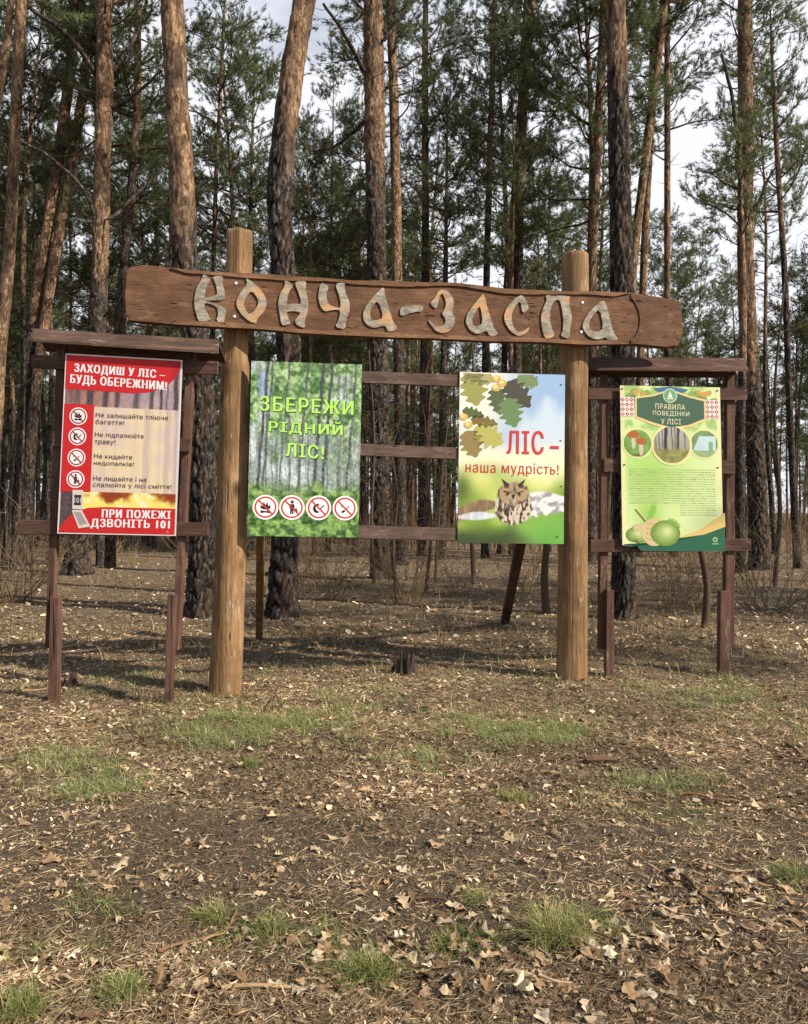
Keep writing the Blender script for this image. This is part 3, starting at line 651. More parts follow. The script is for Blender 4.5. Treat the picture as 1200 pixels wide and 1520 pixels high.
# ---- poster 1: red fire warning
def poster_fire(pl, parent):
    p = Print(1.0, 1.55); r1 = random.Random(2)
    st = [(r1.uniform(0, 1), r1.uniform(.008, .028), r1.choice([(84, 72, 80), (104, 88, 92), (120, 104, 116), (70, 62, 72)]), r1.uniform(.5, .9)) for _ in range(24)]
    def bg(U, V):
        o = blend(rgb(U, (168, 124, 114)), np.array((178, 156, 164.)), sstep(.3, 1, U + .3 * fbm(U * 4, V * 4, 1))); o = blend(o, np.array((206, 180, 160.)), sstep(.5, .8, fbm(U * 9, V * 7, 2)) * .6)
        o = stripes(U, V, st, o); o = o + (vnoise(U * 90, V * 120, 5)[..., None] - .5) * 26
        yl = blend(rgb(U, (232, 208, 190)), np.array((240, 218, 180.)), sstep(.42, .62, fbm(U * 3, V * 7, 7) + .25 * (V - .5))); yl = stripes(U, V, [(.72, .03, (206, 178, 168), .7), (.9, .03, (198, 172, 168), .6), (.98, .025, (190, 178, 186), .7)], yl)
        box = (U > .265) & (V > .287) & (V < .765); o = np.where(box[..., None], yl * .9 + o * .10 + 4, o)
        fl = fbm(U * 7 + 3, V * 14, 9, 4); fire = blend(rgb(U, (150, 66, 30)), np.array((250, 232, 120.)), sstep(.38, .66, fl + .35 * (V - .80) / .05 * .5)); fire = blend(fire, np.array((252, 246, 214.)), sstep(.66, .8, fl))
        o = np.where(((V > .765) & (U > .2))[..., None], fire, o); o = np.where(((V > .765) & (U <= .2))[..., None], rgb(U, (92, 74, 78)) + (vnoise(U * 60, V * 80, 3)[..., None] - .5) * 30, o)
        e = (U < .009) | (U > .991) | (V < .006) | (V > .994); return np.where(e[..., None], rgb(U, (238, 224, 222)), o)
    p.raster(120, 180, bg); R = (206, 44, 46); R2 = (186, 40, 44)
    p.poly([(.01, .007), (.99, .007), (.985, .055), (.95, .10), (.89, .145), (.80, .178), (.70, .196), (.58, .203), (.40, .2), (.01, .196)], R, 2)
    p.poly([(.80, .007), (.99, .007), (.985, .05), (.95, .095), (.90, .13), (.93, .07), (.90, .03)], R2, 3)
    p.rect(.01, .277, .265, .765, R, 2)
    p.poly([(.01, .985), (.03, .955), (.09, .905), (.16, .873), (.25, .853), (.40, .846), (.99, .846), (.99, .993), (.01, .993)], R, 3)
    W = (250, 240, 240)
    p.text('ЗАХОДИШ У ЛІС –', .085, .052, .855, .108, W, 5, .085, .012); p.text('БУДЬ ОБЕРЕЖНИМ!', .055, .113, .875, .172, W, 5, .085, .014)
    p.text('ПРИ ПОЖЕЖІ', .375, .858, .95, .905, W, 5, .085); p.text('ДЗВОНІТЬ 101', .285, .912, .945, .968, W, 5, .085)
    for v, k in ((.345, 'fire'), (.457, 'grass'), (.575, 'butt'), (.695, 'person')): p.ban(.135, v, .066, k, (150, 60, 62))
    K = (66, 54, 52)
    for tx, v, u1, h in (('Не залишайте тліюче', .318, .90, .028), ('багаття!', .358, .53, .026), ('Не підпалюйте', .428, .70, .032), ('траву!', .468, .46, .034), ('Не кидайте', .548, .61, .032), ('недопалків!', .588, .625, .030), ('Не лишайте і не', .672, .74, .028), ('спалюйте у лісі сміття!', .708, .95, .034)):
        p.text(tx, .285, v, u1, v + h, K, 5, .03)
    g = (222, 210, 204); p.poly([(.115, .755), (.205, .755), (.215, .862), (.12, .862)], g, 6); p.rect(.132, .782, .192, .84, (60, 54, 58), 7); p.text('101', .136, .798, .188, .826, (236, 232, 230), 8, .02)
    p.poly([(.115, .868), (.20, .865), (.27, .945), (.275, .958), (.18, .968)], g, 6); p.poly([(.135, .878), (.19, .876), (.25, .94), (.19, .952)], (168, 156, 156), 7); p.disc(.93, .978, .012, (220, 120, 120), 5)
    o = p.build('poster', pl, [(97.5, 524.5), (271, 534.4), (261, 795.5), (85, 792)], .075, parent); o['label'] = 'red fire warning poster with white lettering and a phone'
# ---- poster 2: green forest
def poster_forest(pl, parent):
    p = Print(1.0, 1.60); r1 = random.Random(4)
    far = [(r1.uniform(0, 1), r1.uniform(.004, .010), r1.choice([(100, 108, 104), (84, 90, 92), (128, 130, 120)]), r1.uniform(.4, .8)) for _ in range(40)]
    def bg(U, V):
        o = blend(rgb(U, (200, 212, 216)), np.array((136, 152, 146.)), sstep(.3, .7, fbm(U * 6, V * 8, 3))); o = blend(o, np.array((132, 160, 196.)), (sstep(.35, .0, U) * sstep(.3, .1, V) * sstep(.4, .7, fbm(U * 6, V * 6, 12)))); o = stripes(U, V, far, o, .03)
        fo = blend(rgb(U, (74, 112, 62)), np.array((168, 196, 140.)), sstep(.3, .7, fbm(U * 22, V * 32, 5))); top = sstep(.40, .56, fbm(U * 9, V * 12, 6, 5) + .30 * (.26 - V) + .16 * sstep(.05, .3, U)) ; o = blend(o, fo, top * sstep(.52, .30, V))
        o = blend(o, fo * .9, sstep(.5, .62, fbm(U * 9, V * 9, 16, 4)) * .45 * sstep(.75, .5, V))
        o = stripes(U, V, [(.10, .016, (70, 74, 84), .95), (.145, .012, (84, 84, 92), .9), (.29, .009, (84, 84, 96), .8), (.46, .014, (92, 88, 96), .9), (.60, .020, (76, 74, 86), .95), (.68, .018, (82, 80, 92), .95), (.81, .01, (110, 104, 112), .8), (.90, .014, (86, 84, 96), .85)], o, -.10) * sstep(.90, .74, V)[..., None] + o * (1 - sstep(.90, .74, V))[..., None]
        gr = blend(rgb(U, (58, 92, 44)), np.array((134, 168, 92.)), sstep(.3, .7, fbm(U * 22, V * 36, 8))); gr = blend(gr, np.array((176, 170, 130.)), sstep(.62, .78, fbm(U * 5, V * 16, 18)) * sstep(.9, .7, V)); o = blend(o, gr, sstep(.66, .76, V + .08 * (fbm(U * 10, V * 3, 4) - .5)))
        return o + (vnoise(U * 70, V * 110, 2)[..., None] - .5) * 60
    p.raster(130, 200, bg)
    for tx, u0, v0, u1, v1 in (('ЗБЕРЕЖИ', .085, .198, .925, .282), ('РІДНИЙ', .17, .325, .83, .412), ('ЛІС!', .325, .462, .665, .54)):
        p.text(tx, u0 + .008, v0 + .006, u1 + .008, v1 + .006, (66, 96, 40), 3, .09, .012); p.text(tx, u0, v0, u1, v1, (176, 228, 104), 4, .088, .012)
    for u, k in ((.155, 'fire'), (.39, 'person'), (.63, 'grass'), (.87, 'butt')): p.ban(u, .835 - .004 * u, .098, k)
    o = p.build('poster', pl, [(373.4, 535.5), (537.6, 541), (532.4, 798), (367, 795.5)], .19, parent); o['label'] = 'green forest poster with lime lettering and four prohibition signs'
# ---- poster 3: owl
def poster_owl(pl, parent):
    p = Print(1.0, 1.62); cv = lambda x, y: ((x - 35) / 885, (y - 50) / 1428)
    def bg(U, V):
        o = blend(rgb(U, (150, 178, 214)), np.array((196, 212, 226.)), sstep(.4, .7, fbm(U * 3, V * 3, 1))); o = blend(o, np.array((238, 234, 210.)), sstep(.75, .1, U + .25 * (V - .3)) * sstep(.65, .2, V) * .9)
        o = blend(o, np.array((232, 228, 196.)), sstep(.36, .5, V)); gr = blend(rgb(U, (120, 150, 56)), np.array((214, 216, 130.)), sstep(.35, .65, fbm(U * 2.6 + 2, V * 4, 6, 2))); gr = blend(gr, np.array((106, 172, 74.)), sstep(.6, 1.0, V) * sstep(.2, .9, U))
        o = blend(o, gr, sstep(.50, .68, V + .12 * (fbm(U * 3, V * 3, 9, 2) - .5))); o = blend(o, np.array((62, 76, 44.)), sstep(.86, 1.0, V + .14 * (fbm(U * 4, V * 4, 19, 2) - .5)) * sstep(1.0, .35, U)); o = blend(o, np.array((74, 88, 44.)), np.exp(-((U - .03) / .08) ** 2 - ((V - .68) / .08) ** 2) * .8)
        # wings
        b1 = .755 + .30 * (.42 - U) * .30 - .035 * np.sin(U * 8); m = sstep(0, .012, V - b1) * sstep(0, .012, b1 + .05 + .05 * np.sin(U * 6 + 1) - V) * (U < .42); br = blend(rgb(U, (104, 84, 58)), np.array((176, 150, 112.)), fbm(U * 30, V * 16, 31, 3)); o = blend(o, br, m)
        b2 = b1 + .045 + .03 * np.sin(U * 5); m = sstep(0, .01, V - b2) * sstep(0, .012, b2 + .06 * np.sin(np.clip(U / .4, 0, 1) * 2.6 + .4) - V) * (U < .38); wh = blend(rgb(U, (170, 176, 188)), np.array((228, 230, 236.)), fbm(U * 24, V * 10, 33, 3)); o = blend(o, wh, m)
        t = .705 - .02 * np.sin((U - .6) * 9); bb = .845 - .10 * (U - .64) + .008 * np.sin(U * 70) + .012 * vnoise(U * 24, V * 4, 55); m = sstep(0, .012, V - t) * sstep(0, .014, bb - V) * (U > .62); wh = blend(rgb(U, (150, 148, 152)), np.array((224, 222, 222.)), sstep(.3, .6, fbm(U * 14 + V * 10, V * 34, 35, 3))); o = blend(o, wh, m)
        # body and head
        bd = ((U - .515) / .18) ** 2 + ((V - .79) / .10) ** 2; fe = blend(rgb(U, (66, 54, 48)), np.array((206, 192, 170.)), sstep(.36, .60, fbm(U * 60, V * 40, 41, 2))); o = blend(o, fe, sstep(1.05, .92, bd + .2 * (vnoise(U * 40, V * 40, 6) - .5)))
        hd = ((U - .515) / .155) ** 2 + ((V - .708) / .070) ** 2; he = blend(rgb(U, (92, 74, 56)), np.array((178, 156, 124.)), sstep(.3,.7,fbm(U * 60, V * 30, 43, 3))); o = blend(o, he, sstep(1.12, .8, hd + .25 * (vnoise(U * 50, V * 36, 8) - .5))); fc = ((np.abs(U - .515) - .075) / .06) ** 2 + ((V - .712) / .04) ** 2; o = blend(o, np.array((168, 146, 112.)), sstep(1.1, .7, fc)); o = blend(o, np.array((206, 196, 180.)), np.exp(-((U - .515) / .03) ** 2 - ((V - .735) / .035) ** 2) * .8)
        return o
    p.raster(210, 320, bg)
    for b, t, w, c in (((120, 50), (180, 330), 110, (150, 150, 84)), ((60, 45), (330, 120), 70, (168, 160, 110)), ((330, 170), (375, 400), 74, (84, 96, 66)), ((420, 125), (625, 330), 96, (74, 72, 60)), ((520, 62), (690, 140), 82, (116, 134, 88))):
        p.leaf(cv(*b), cv(*t), w * 1.15 / 885, c, 2, 2.6)
    for b, t, w, c in (((425, 260), (500, 500), 96, (104, 132, 84)), ((60, 370), (240, 415), 44, (86, 100, 60)), ((160, 520), (400, 640), 100, (176, 172, 92)), ((130, 440), (355, 480), 46, (124, 104, 58)), ((95, 540), (180, 760), 92, (142, 124, 76))):
        p.leaf(cv(*b), cv(*t), w * 1.15 / 885, c, 3, 2.6)
    for x, y in ((340, 100), (385, 135), (335, 175), (70, 425), (110, 490)): u, v = cv(x, y); p.disc(u, v, .042, (200, 172, 92), 5, .8); p.disc(u - .008, v - .006, .022, (228, 208, 140), 6, .8)
    R = (196, 56, 60); p.text('ЛІС', .45, .335, .795, .475, R, 5, .08); p.rect(.86, .422, .945, .440, R, 5); p.text('наша мудрість!', .065, .522, .945, .602, R, 5, .05, .006)
    D = (62, 50, 42)
    for sgn in (-1, 1):
        c = .515; p.poly([(c + sgn * .115, .618), (c + sgn * .035, .655), (c + sgn * .075, .672)], D, 4); p.disc(c + sgn * .056, .709, .020, (178, 124, 52), 5); p.disc(c + sgn * .055, .709, .012, (24, 20, 18), 6); p.bar((c + sgn * .024, .702), (c + sgn * .095, .692), .009, D, 7)
    p.poly([(.498, .712), (.532, .712), (.515, .745)], (52, 46, 44), 5); p.text('Ж', .92, .95, .95, .965, (50, 60, 40), 5)
    for u, v in ((.05, .06), (.96, .06), (.96, .39), (.97, .66), (.50, .04), (.46, .95), (.05, .95)): p.disc(u, v, .008, (70, 74, 70), 7, n=10)
    o = p.build('poster', pl, [(683, 552), (839.3, 556.3), (837, 807.5), (679.6, 806)], .19, parent); o['label'] = 'owl and oak leaf poster with red lettering'
# ---- poster 4: rules of conduct
def poster_rules(pl, parent):
    p = Print(1.0, 1.64); cv = lambda x, y: ((x - 45) / 872, (y - 55) / 1420)
    def bg(U, V):
        o = blend(rgb(U, (216, 232, 168)), np.array((172, 214, 110.)), np.exp(-((U - .28) / .34) ** 2 - ((V - .52) / .2) ** 2)); o = blend(o, np.array((150, 196, 84.)), np.exp(-((U - .27) / .12) ** 2 - ((V - .78) / .10) ** 2) * .8); o = blend(o, np.array((150, 186, 104.)), sstep(.34, .24, V) * sstep(.4, .6, fbm(U * 12, V * 18, 5)) * .8)
        e = (U < .035) | (U > .965); return np.where(e[..., None], blend(o, np.array((236, 226, 178.)), np.full(U.shape, .75)), o)
    p.raster(60, 96, bg); rr = random.Random(6)
    for u0, u1 in ((.02, .30), (.68, .98)):
        for _ in range(9): a, b = rr.uniform(u0, u1), rr.uniform(.015, .075); p.leaf((a, b), (a + rr.uniform(-.09, .09), b + rr.uniform(.015, .05)), .045, rr.choice([(112, 152, 82), (134, 168, 98), (96, 136, 76)]), 1 + .12 * _)
        for _ in range(4): p.disc(rr.uniform(u0 + .1, u1 - .06), rr.uniform(.03, .06), .026, (206, 160, 84), 3.2 + .15 * _)
    p.poly([cv(*q) for q in ((330, 75), (480, 55), (640, 80), (600, 108), (380, 108))], (70, 112, 150), 2.6)
    p.poly([cv(*q) for q in ((172, 150), (330, 128), (420, 98), (540, 98), (640, 133), (788, 162), (788, 340), (650, 402), (480, 430), (320, 388), (172, 330))], (232, 206, 140), 4)
    p.poly([cv(*q) for q in ((187, 165), (335, 142), (425, 112), (535, 112), (635, 147), (773, 178), (773, 328), (640, 383), (480, 408), (330, 368), (187, 318))], (72, 102, 82), 5)
    p.disc(*cv(477, 135), .072, (176, 206, 168), 6); p.disc(*cv(477, 135), .058, (120, 162, 126), 7); p.poly([cv(477, 95), cv(500, 150), cv(454, 150)], (226, 236, 210), 8); p.bar(cv(450, 160), cv(504, 160), .012, (226, 236, 210), 8)
    Wt = (240, 234, 190); p.text('ПРАВИЛА', *cv(348, 205), *cv(605, 250), Wt, 7, .05, .004); p.text('ПОВЕДІНКИ', *cv(325, 266), *cv(642, 312), Wt, 7, .05, .004); p.text('У ЛІСІ', *cv(395, 335), *cv(566, 382), Wt, 7, .05)
    for x0, x1, y0, y1 in ((45, 162, 155, 320), (785, 900, 165, 330)):
        p.rect(*cv(x0, y0), *cv(x1, y1), (244, 226, 216), 4)
        for i in range(3):
            for j in range(4):
                cx, cy = x0 + (i + .5) * (x1 - x0) / 3, y0 + (j + .5) * (y1 - y0) / 4; u, v = cv(cx, cy); p.disc(u, v, .021, (200, 78, 92) if (i + j) % 2 else (120, 64, 70), 5, n=4); p.disc(u, v, .009, (246, 226, 216), 6, n=4)
    st = [(rr.uniform(.3, .72), rr.uniform(.004, .010), rr.choice([(84, 72, 76), (110, 96, 96), (70, 62, 64)]), .8) for _ in range(18)] + [(.44, .017, (66, 58, 62), 1)]
    def wood_(U, V):
        o = stripes(U, V, st, blend(rgb(U, (196, 190, 200)), np.array((150, 156, 120.)), fbm(U * 20, V * 20, 3))); g_ = blend(rgb(U, (104, 108, 58)), np.array((186, 180, 110.)), fbm(U * 24, V * 60, 5)); return blend(o, g_, sstep(.36, .40, V))
    def shroom(U, V):
        o = blend(rgb(U, (84, 132, 58)), np.array((150, 190, 96.)), fbm(U * 24, V * 30, 8)); o = blend(o, np.array((70, 56, 40.)), sstep(.40, .43, V) * .6)
        for a, b, s_ in ((.125, .295, .06), (.20, .335, .055)):
            o = blend(o, np.array((206, 196, 170.)), sstep(1.1, .8, ((U - a) / .022) ** 2 + ((V - b - .045) / .045) ** 2)); o = blend(o, np.array((176, 100, 54.)), sstep(1.1, .85, ((U - a) / s_) ** 2 + ((V - b) / .022) ** 2))
        return o
    def tent(U, V):
        o = blend(rgb(U, (96, 124, 84)), np.array((140, 168, 116.)), fbm(U * 20, V * 26, 9)); o = blend(o, np.array((150, 176, 126.)), sstep(.37, .39, V)); m = (np.abs(U - .825) < .10 + (.02)) & (V > .30) & (V < .385) & (U - .715 > (.385 - V) * .75); o = np.where(m[..., None], blend(rgb(U, (176, 208, 208)), np.array((206, 226, 224.)), fbm(U * 8, V * 8, 2)), o)
        m2 = (U > .87) & (U < .915) & (V > .335) & (V < .39); return np.where(m2[..., None], rgb(U, (120, 172, 140)), o)
    for (x, y, r, fn) in ((188, 548, 122, shroom), (768, 548, 122, tent)):
        u, v = cv(x, y); R_ = r / 872; p.disc(u, v, R_ + .014, (226, 226, 160), 2.2); p.raster(40, 40, fn, u - R_, v - R_ / 1.64, u + R_, v + R_ / 1.64, 3, (u, v, R_))
    u, v = cv(484, 560); R_ = 162 / 872; p.disc(u, v, R_ + .018, (236, 226, 160), 4.4); p.raster(60, 60, wood_, u - R_, v - R_ / 1.64, u + R_, v + R_ / 1.64, 5.4, (u, v, R_))
    y = 770
    while y < 1175:                             # body text too small to read: broken grey lines
        x = 545 if y > 1060 else 112
        while x < 850:
            w = min(rr.uniform(16, 58), 858 - x); p.rect(*cv(x, y), *cv(x + w, y + rr.uniform(4, 8)), rr.choice([(164, 178, 126), (176, 188, 138), (150, 164, 116)]), 2); x += w + rr.uniform(5, 10)
        y += 20.5
    p.poly([cv(*q) for q in ((300, 1075), (345, 1080), (330, 1150), (270, 1240), (250, 1230))], (140, 190, 84), 1.4)
    p.poly([cv(*q) for q in ((480, 1370), (700, 1295), (935, 1140), (938, 1262), (750, 1330), (480, 1400))], (224, 198, 122), 3); p.poly([cv(*q) for q in [(x_, 1474) for x_ in range(930, 46, -18)] + [(180, 1440), (510, 1388), (750, 1330), (934, 1262)]], (44, 100, 76), 4)
    def acorn(x, y, rx, ry, L):
        u, v = cv(x, y)
        for k in range(7): f = k / 6; p.disc(u + .02 * f, v - .012 * f, rx / 872 * (1 - .8 * f), tuple(np.array((112, 146, 64)) * (1 - f) + np.array((206, 220, 150)) * f), L + k * .1, ry / rx)
    acorn(165, 1345, 88, 76, 5); p.disc(*cv(200, 1275), .075, (206, 188, 140), 6, .6); p.disc(*cv(318, 1312), .125, (214, 190, 142), 6.2, 1.1); acorn(415, 1320, 128, 112, 7); p.leaf(cv(430, 1210), cv(545, 1270), .05, (140, 180, 92), 6.8);
    for kx in range(5):
        for ky in range(4): p.disc(*cv(268 + kx * 26 - ky * 5, 1235 + ky * 44 + kx * 6), .010, (184, 158, 112), 6.9, n=8)
    p.bar(cv(250, 1225), cv(160, 1115), .012, (150, 110, 80), 5)
    u, v = cv(845, 1385); p.disc(u, v - .008, .026, (150, 190, 130), 6); p.bar(cv(820, 1410), cv(872, 1410), .010, (150, 190, 130), 6); p.disc(u, v - .008, .012, (60, 110, 84), 7)
    for a, b in ((.03, .478), (.96, .49), (.02, .02), (.97, .02)): p.disc(a, b, .009, (50, 44, 40), 8, n=10)
    o = p.build('poster', pl, [(920.7, 572), (1069.2, 575), (1074.5, 818.5), (924.5, 818)], .075, parent, bottom=lambda u: .034 * sstep(.20, .12, u) * (1 + .25 * np.sin(u * 60)), thick=.004); o['label'] = 'green rules poster with a chipped lower corner'

# ---- entrance sign: two peeled logs and the carved board
PL = Plane(336, 6.90, 850, 7.50)
def log_post(pts, w, Y, parent, seed, facets):
    q = np.array([tuple(P(a, b, Y)) + (x / 2 / FPX * Y,) for (a, b), x in zip(pts, w)][::-1]); q = spline(np.vstack([[q[0][0], q[0][1], -.3, q[0][3]], q]), 150); mb = MB(); seg = 40; th = np.arange(seg) / seg * 2 * math.pi; base = np.array(parent_world(parent)); rows = []
    for k, (x, y, z, r) in enumerate(q):
        rr = r * (1 + .05 * (vnoise(np.cos(th) * 1.5 + 4, np.full(seg, z * 1.7 + seed), seed) - .5) + .03 * (vnoise(np.cos(th) * 4 + 9, np.full(seg, z * .8), seed + 1) - .5))
        for kz, ka in ((.95, 4.5), (1.72, 4.9), (2.35, 4.2), (2.9, 5.2), (.4, 5.0)): rr = rr + .012 * np.exp(-((z - kz - .11 * seed) / .05) ** 2 - ((th - ka) / .3) ** 2)
        if facets: f = sstep(2.78, 2.90, z); a = (th + .35) % (math.pi / 3) - math.pi / 6; rr = rr * (1 - f) + f * r * .98 * math.cos(math.pi / 6) / np.cos(a)
        rows.append(np.stack([x + rr * np.cos(th), y + rr * np.sin(th), np.full(seg, z)], -1))
    x, y, z, r = q[-1]; rows.append((rows[-1] - [x, y, 0]) * [.9, .9, 1] + [x, y, .012]); n = len(rows); v = np.concatenate(rows + [np.array([[x, y, z + .016]])]) - base
    i = np.arange(n - 1)[:, None] * seg; j = np.arange(seg)[None]; qd = np.stack([i + j, i + (j + 1) % seg, i + seg + (j + 1) % seg, i + seg + j], -1).reshape(-1, 4); t = [[(n - 1) * seg + a, (n - 1) * seg + (a + 1) % seg, n * seg] for a in range(seg)]
    mb.add(v, t, qd); me = mb.mesh('post', [M_POST], True); obj('post', me, parent)
b0 = PL.pt(593, 1020, 0)
SIGN = thing('entrance_sign', 'wooden entrance sign of two peeled log posts carrying a carved brown board with pale letters', 'sign', (b0.x, b0.y, 0))
log_post([(356, 346), (355, 420), (351, 500), (346, 640), (343, 790), (339, 920), (335, 1030)], [44, 44, 42, 43, 44, 47, 48], 6.90, SIGN, 1, True)
log_post([(854, 379), (854, 450), (853, 520), (852, 660), (851, 800), (850, 920), (849, 1008)], [40, 40, 41, 42, 43, 44, 45], 7.50, SIGN, 3, False)
TOP = [(185, 412), (187, 402), (193, 396), (215, 393), (271, 399), (315, 403), (357, 405), (395, 406), (432, 409.5), (480, 412), (526, 416), (575, 416), (620, 418.5), (674, 419), (710, 423), (752, 428), (800, 430), (842, 432), (890, 432), (936, 434), (975, 440), (1011, 447)]
BOT = [(1013, 470), (1014, 496), (1006, 514), (990, 516), (936, 511), (870, 512), (800, 508), (730, 507), (650, 503), (580, 501), (510, 498), (451, 495), (390, 489), (330, 486), (264, 482), (225, 479), (192, 476), (186, 466), (184, 440)]
board = bm_obj('board', prism_bm(PL, TOP + BOT, .235, .075), M_BOARD, SIGN, .004)
def iy(lst, x): l = sorted(lst); return float(np.interp(x, [a for a, _ in l], [b for _, b in l]))
T1, B1 = TOP[2:], BOT[3:17]
xs = list(np.linspace(252, 936, 60)); jr = random.Random(3)
up = [(x, iy(T1, x) + .6) for x in xs] + [(x, iy(T1, x) + .9 + (5.3 + 1.6 * math.sin(x * .035) + jr.uniform(-.4, .4)) * float(sstep(252, 285, x) * sstep(936, 910, x))) for x in reversed(xs)]
bm_obj('upper_rim', prism_bm(PL, up, .252, .018), M_RIM, board)
dn = [(x, iy(B1, x) - .9 - (6.1 - 1.2 * math.sin(x * .03 + 1)) * float(sstep(252, 285, x) * sstep(936, 910, x))) for x in xs] + [(x, iy(B1, x) - .6) for x in reversed(xs)]
bm_obj('lower_rim', prism_bm(PL, dn, .250, .016), M_RIM, board)
arcL = [(262, 407.5), (254, 418), (250, 432), (249, 446), (252, 460), (257, 471), (263, 474)]
bm_obj('end_panel', prism_bm(PL, [(187.5, 411), (189, 403), (194, 397.5), (215, 394.5), (250.5, 397.2), (251, 406)] + arcL[1:] + [(251.5, 480.5), (225, 478), (193, 475), (187.5, 465), (186, 440)], .247, .013), M_BOARD, board)
arcR = [(937, 441), (944, 450), (949, 462), (951, 475), (949, 488), (944, 499), (937, 504)]
bm_obj('end_panel', prism_bm(PL, arcR[:1] + [(937.5, 435.5), (975, 441.5), (1009.5, 448.5), (1012, 470), (1012.5, 495), (1005, 512.5), (990, 514.5), (937.5, 509.5)] + arcR[::-1][:-1], .246, .012), M_BOARD, board)
A_, B_, C_, D_ = (275, 395), (455, 405), (625, 415), (740, 425)
LET = [('A', [[(160, 65), (228, 105), (190, 180), (168, 285), (200, 278), (288, 256), (280, 190), (262, 130), (240, 90), (340, 85), (332, 150), (355, 235), (353, 302), (215, 304), (172, 312), (240, 320), (305, 346), (372, 385), (355, 440), (345, 512), (275, 485), (295, 430), (288, 370), (255, 345), (170, 322), (176, 380), (205, 430), (235, 470), (190, 490), (125, 500), (90, 400), (78, 310), (95, 200), (150, 110)]]),
       ('A', [[(540, 100), (605, 145), (665, 200), (715, 270), (730, 340), (700, 410), (640, 465), (632, 515), (570, 490), (500, 430), (455, 350), (460, 290), (500, 220), (555, 155)], [(595, 215), (650, 290), (650, 345), (605, 410), (570, 428), (535, 385), (520, 330), (540, 270)]]),
       ('A', [[(890, 115), (965, 170), (922, 230), (905, 320), (900, 345), (960, 332), (1030, 340), (1030, 300), (1010, 230), (975, 150), (1010, 125), (1080, 130), (1075, 210), (1100, 320), (1095, 400), (1065, 480), (1070, 550), (1010, 535), (970, 490), (1018, 430), (1024, 408), (960, 398), (902, 405), (915, 450), (945, 505), (905, 525), (860, 525), (845, 440), (828, 340), (840, 250), (885, 180)]]),
       ('B', [[(125, 80), (205, 120), (175, 180), (190, 270), (240, 300), (303, 315), (305, 260), (292, 195), (255, 95), (345, 80), (340, 150), (385, 260), (390, 330), (355, 420), (345, 505), (255, 480), (288, 420), (306, 328), (240, 327), (160, 345), (120, 290), (105, 200)]]),
       ('B', [[(690, 120), (705, 210), (740, 330), (775, 440), (815, 490), (770, 520), (725, 520), (705, 465), (600, 492), (530, 455), (500, 390), (520, 310), (570, 240), (640, 165)], [(640, 245), (690, 395), (620, 425), (575, 405), (565, 350), (590, 290)]]),
       ('B', [[(835, 310), (900, 295), (1042, 280), (1038, 345), (960, 345), (840, 390)]]),
       ('C', [[(165, 90), (235, 90), (285, 155), (297, 220), (275, 290), (305, 340), (300, 400), (260, 455), (200, 478), (140, 460), (95, 410), (65, 360), (80, 365), (120, 405), (180, 420), (220, 385), (218, 340), (185, 300), (220, 250), (225, 190), (190, 110), (160, 170), (145, 265), (80, 215), (120, 165)]]),
       ('C', [[(560, 115), (580, 200), (620, 330), (650, 430), (690, 480), (660, 502), (610, 500), (590, 450), (510, 488), (440, 455), (400, 380), (410, 310), (460, 235), (520, 165)], [(530, 225), (555, 385), (500, 422), (460, 400), (460, 340), (490, 280)]]),
       ('D', [[(215, 70), (250, 130), (275, 200), (215, 245), (200, 125), (150, 175), (115, 260), (130, 350), (170, 405), (220, 400), (285, 355), (265, 400), (225, 430), (180, 445), (110, 400), (60, 320), (50, 260), (80, 180), (150, 105)]]),
       ('D', [[(420, 75), (500, 85), (560, 80), (650, 90), (630, 110), (640, 200), (660, 280), (640, 370), (640, 465), (555, 445), (580, 380), (580, 280), (565, 180), (548, 122), (520, 120), (490, 140), (465, 210), (460, 290), (475, 370), (505, 435), (470, 460), (415, 462), (390, 370), (380, 270), (400, 190), (435, 120)]]),
       ('D', [[(940, 110), (975, 200), (1000, 310), (1030, 420), (1070, 465), (1030, 490), (980, 488), (960, 450), (900, 475), (810, 455), (750, 370), (760, 310), (820, 215)], [(905, 195), (940, 370), (890, 405), (830, 390), (805, 350), (830, 270)]])]
ORG = {'A': A_, 'B': B_, 'C': C_, 'D': D_}
def smooth_loop(pts, it=1):
    for _ in range(it):
        out = []; n = len(pts)
        for i in range(n):
            a, b = pts[i], pts[(i + 1) % n]; L = math.hypot(b[0] - a[0], b[1] - a[1]); f = min(.25, 3.0 / max(L, .1) * .5) if False else .22
            out += [(a[0] * (1 - f) + b[0] * f, a[1] * (1 - f) + b[1] * f), (a[0] * f + b[0] * (1 - f), a[1] * f + b[1] * (1 - f))]
        pts = out
    return pts
for og, loops in LET:
    o_ = ORG[og]; L_ = [smooth_loop([(o_[0] + x / 6, o_[1] + y / 6) for x, y in lp]) for lp in loops]
    bm_obj('letter', prism_bm(PL, L_[0], .250, .015, L_[1:]), M_LETTER, board)
for x, y in ((350, 420.5), (347.8, 470), (864.7, 449.5), (863, 493)):
    c = PL.pt(x, y, .236); bm = bmesh.new(); bmesh.ops.create_uvsphere(bm, u_segments=10, v_segments=6, radius=.016)
    for v in bm.verts: v.co = c + PL.d * v.co.x + Vector((0, 0, 1)) * v.co.y + PL.n * (v.co.z * .5)
    bm_obj('bolt', bm, M_BOLT, board, 0, True)

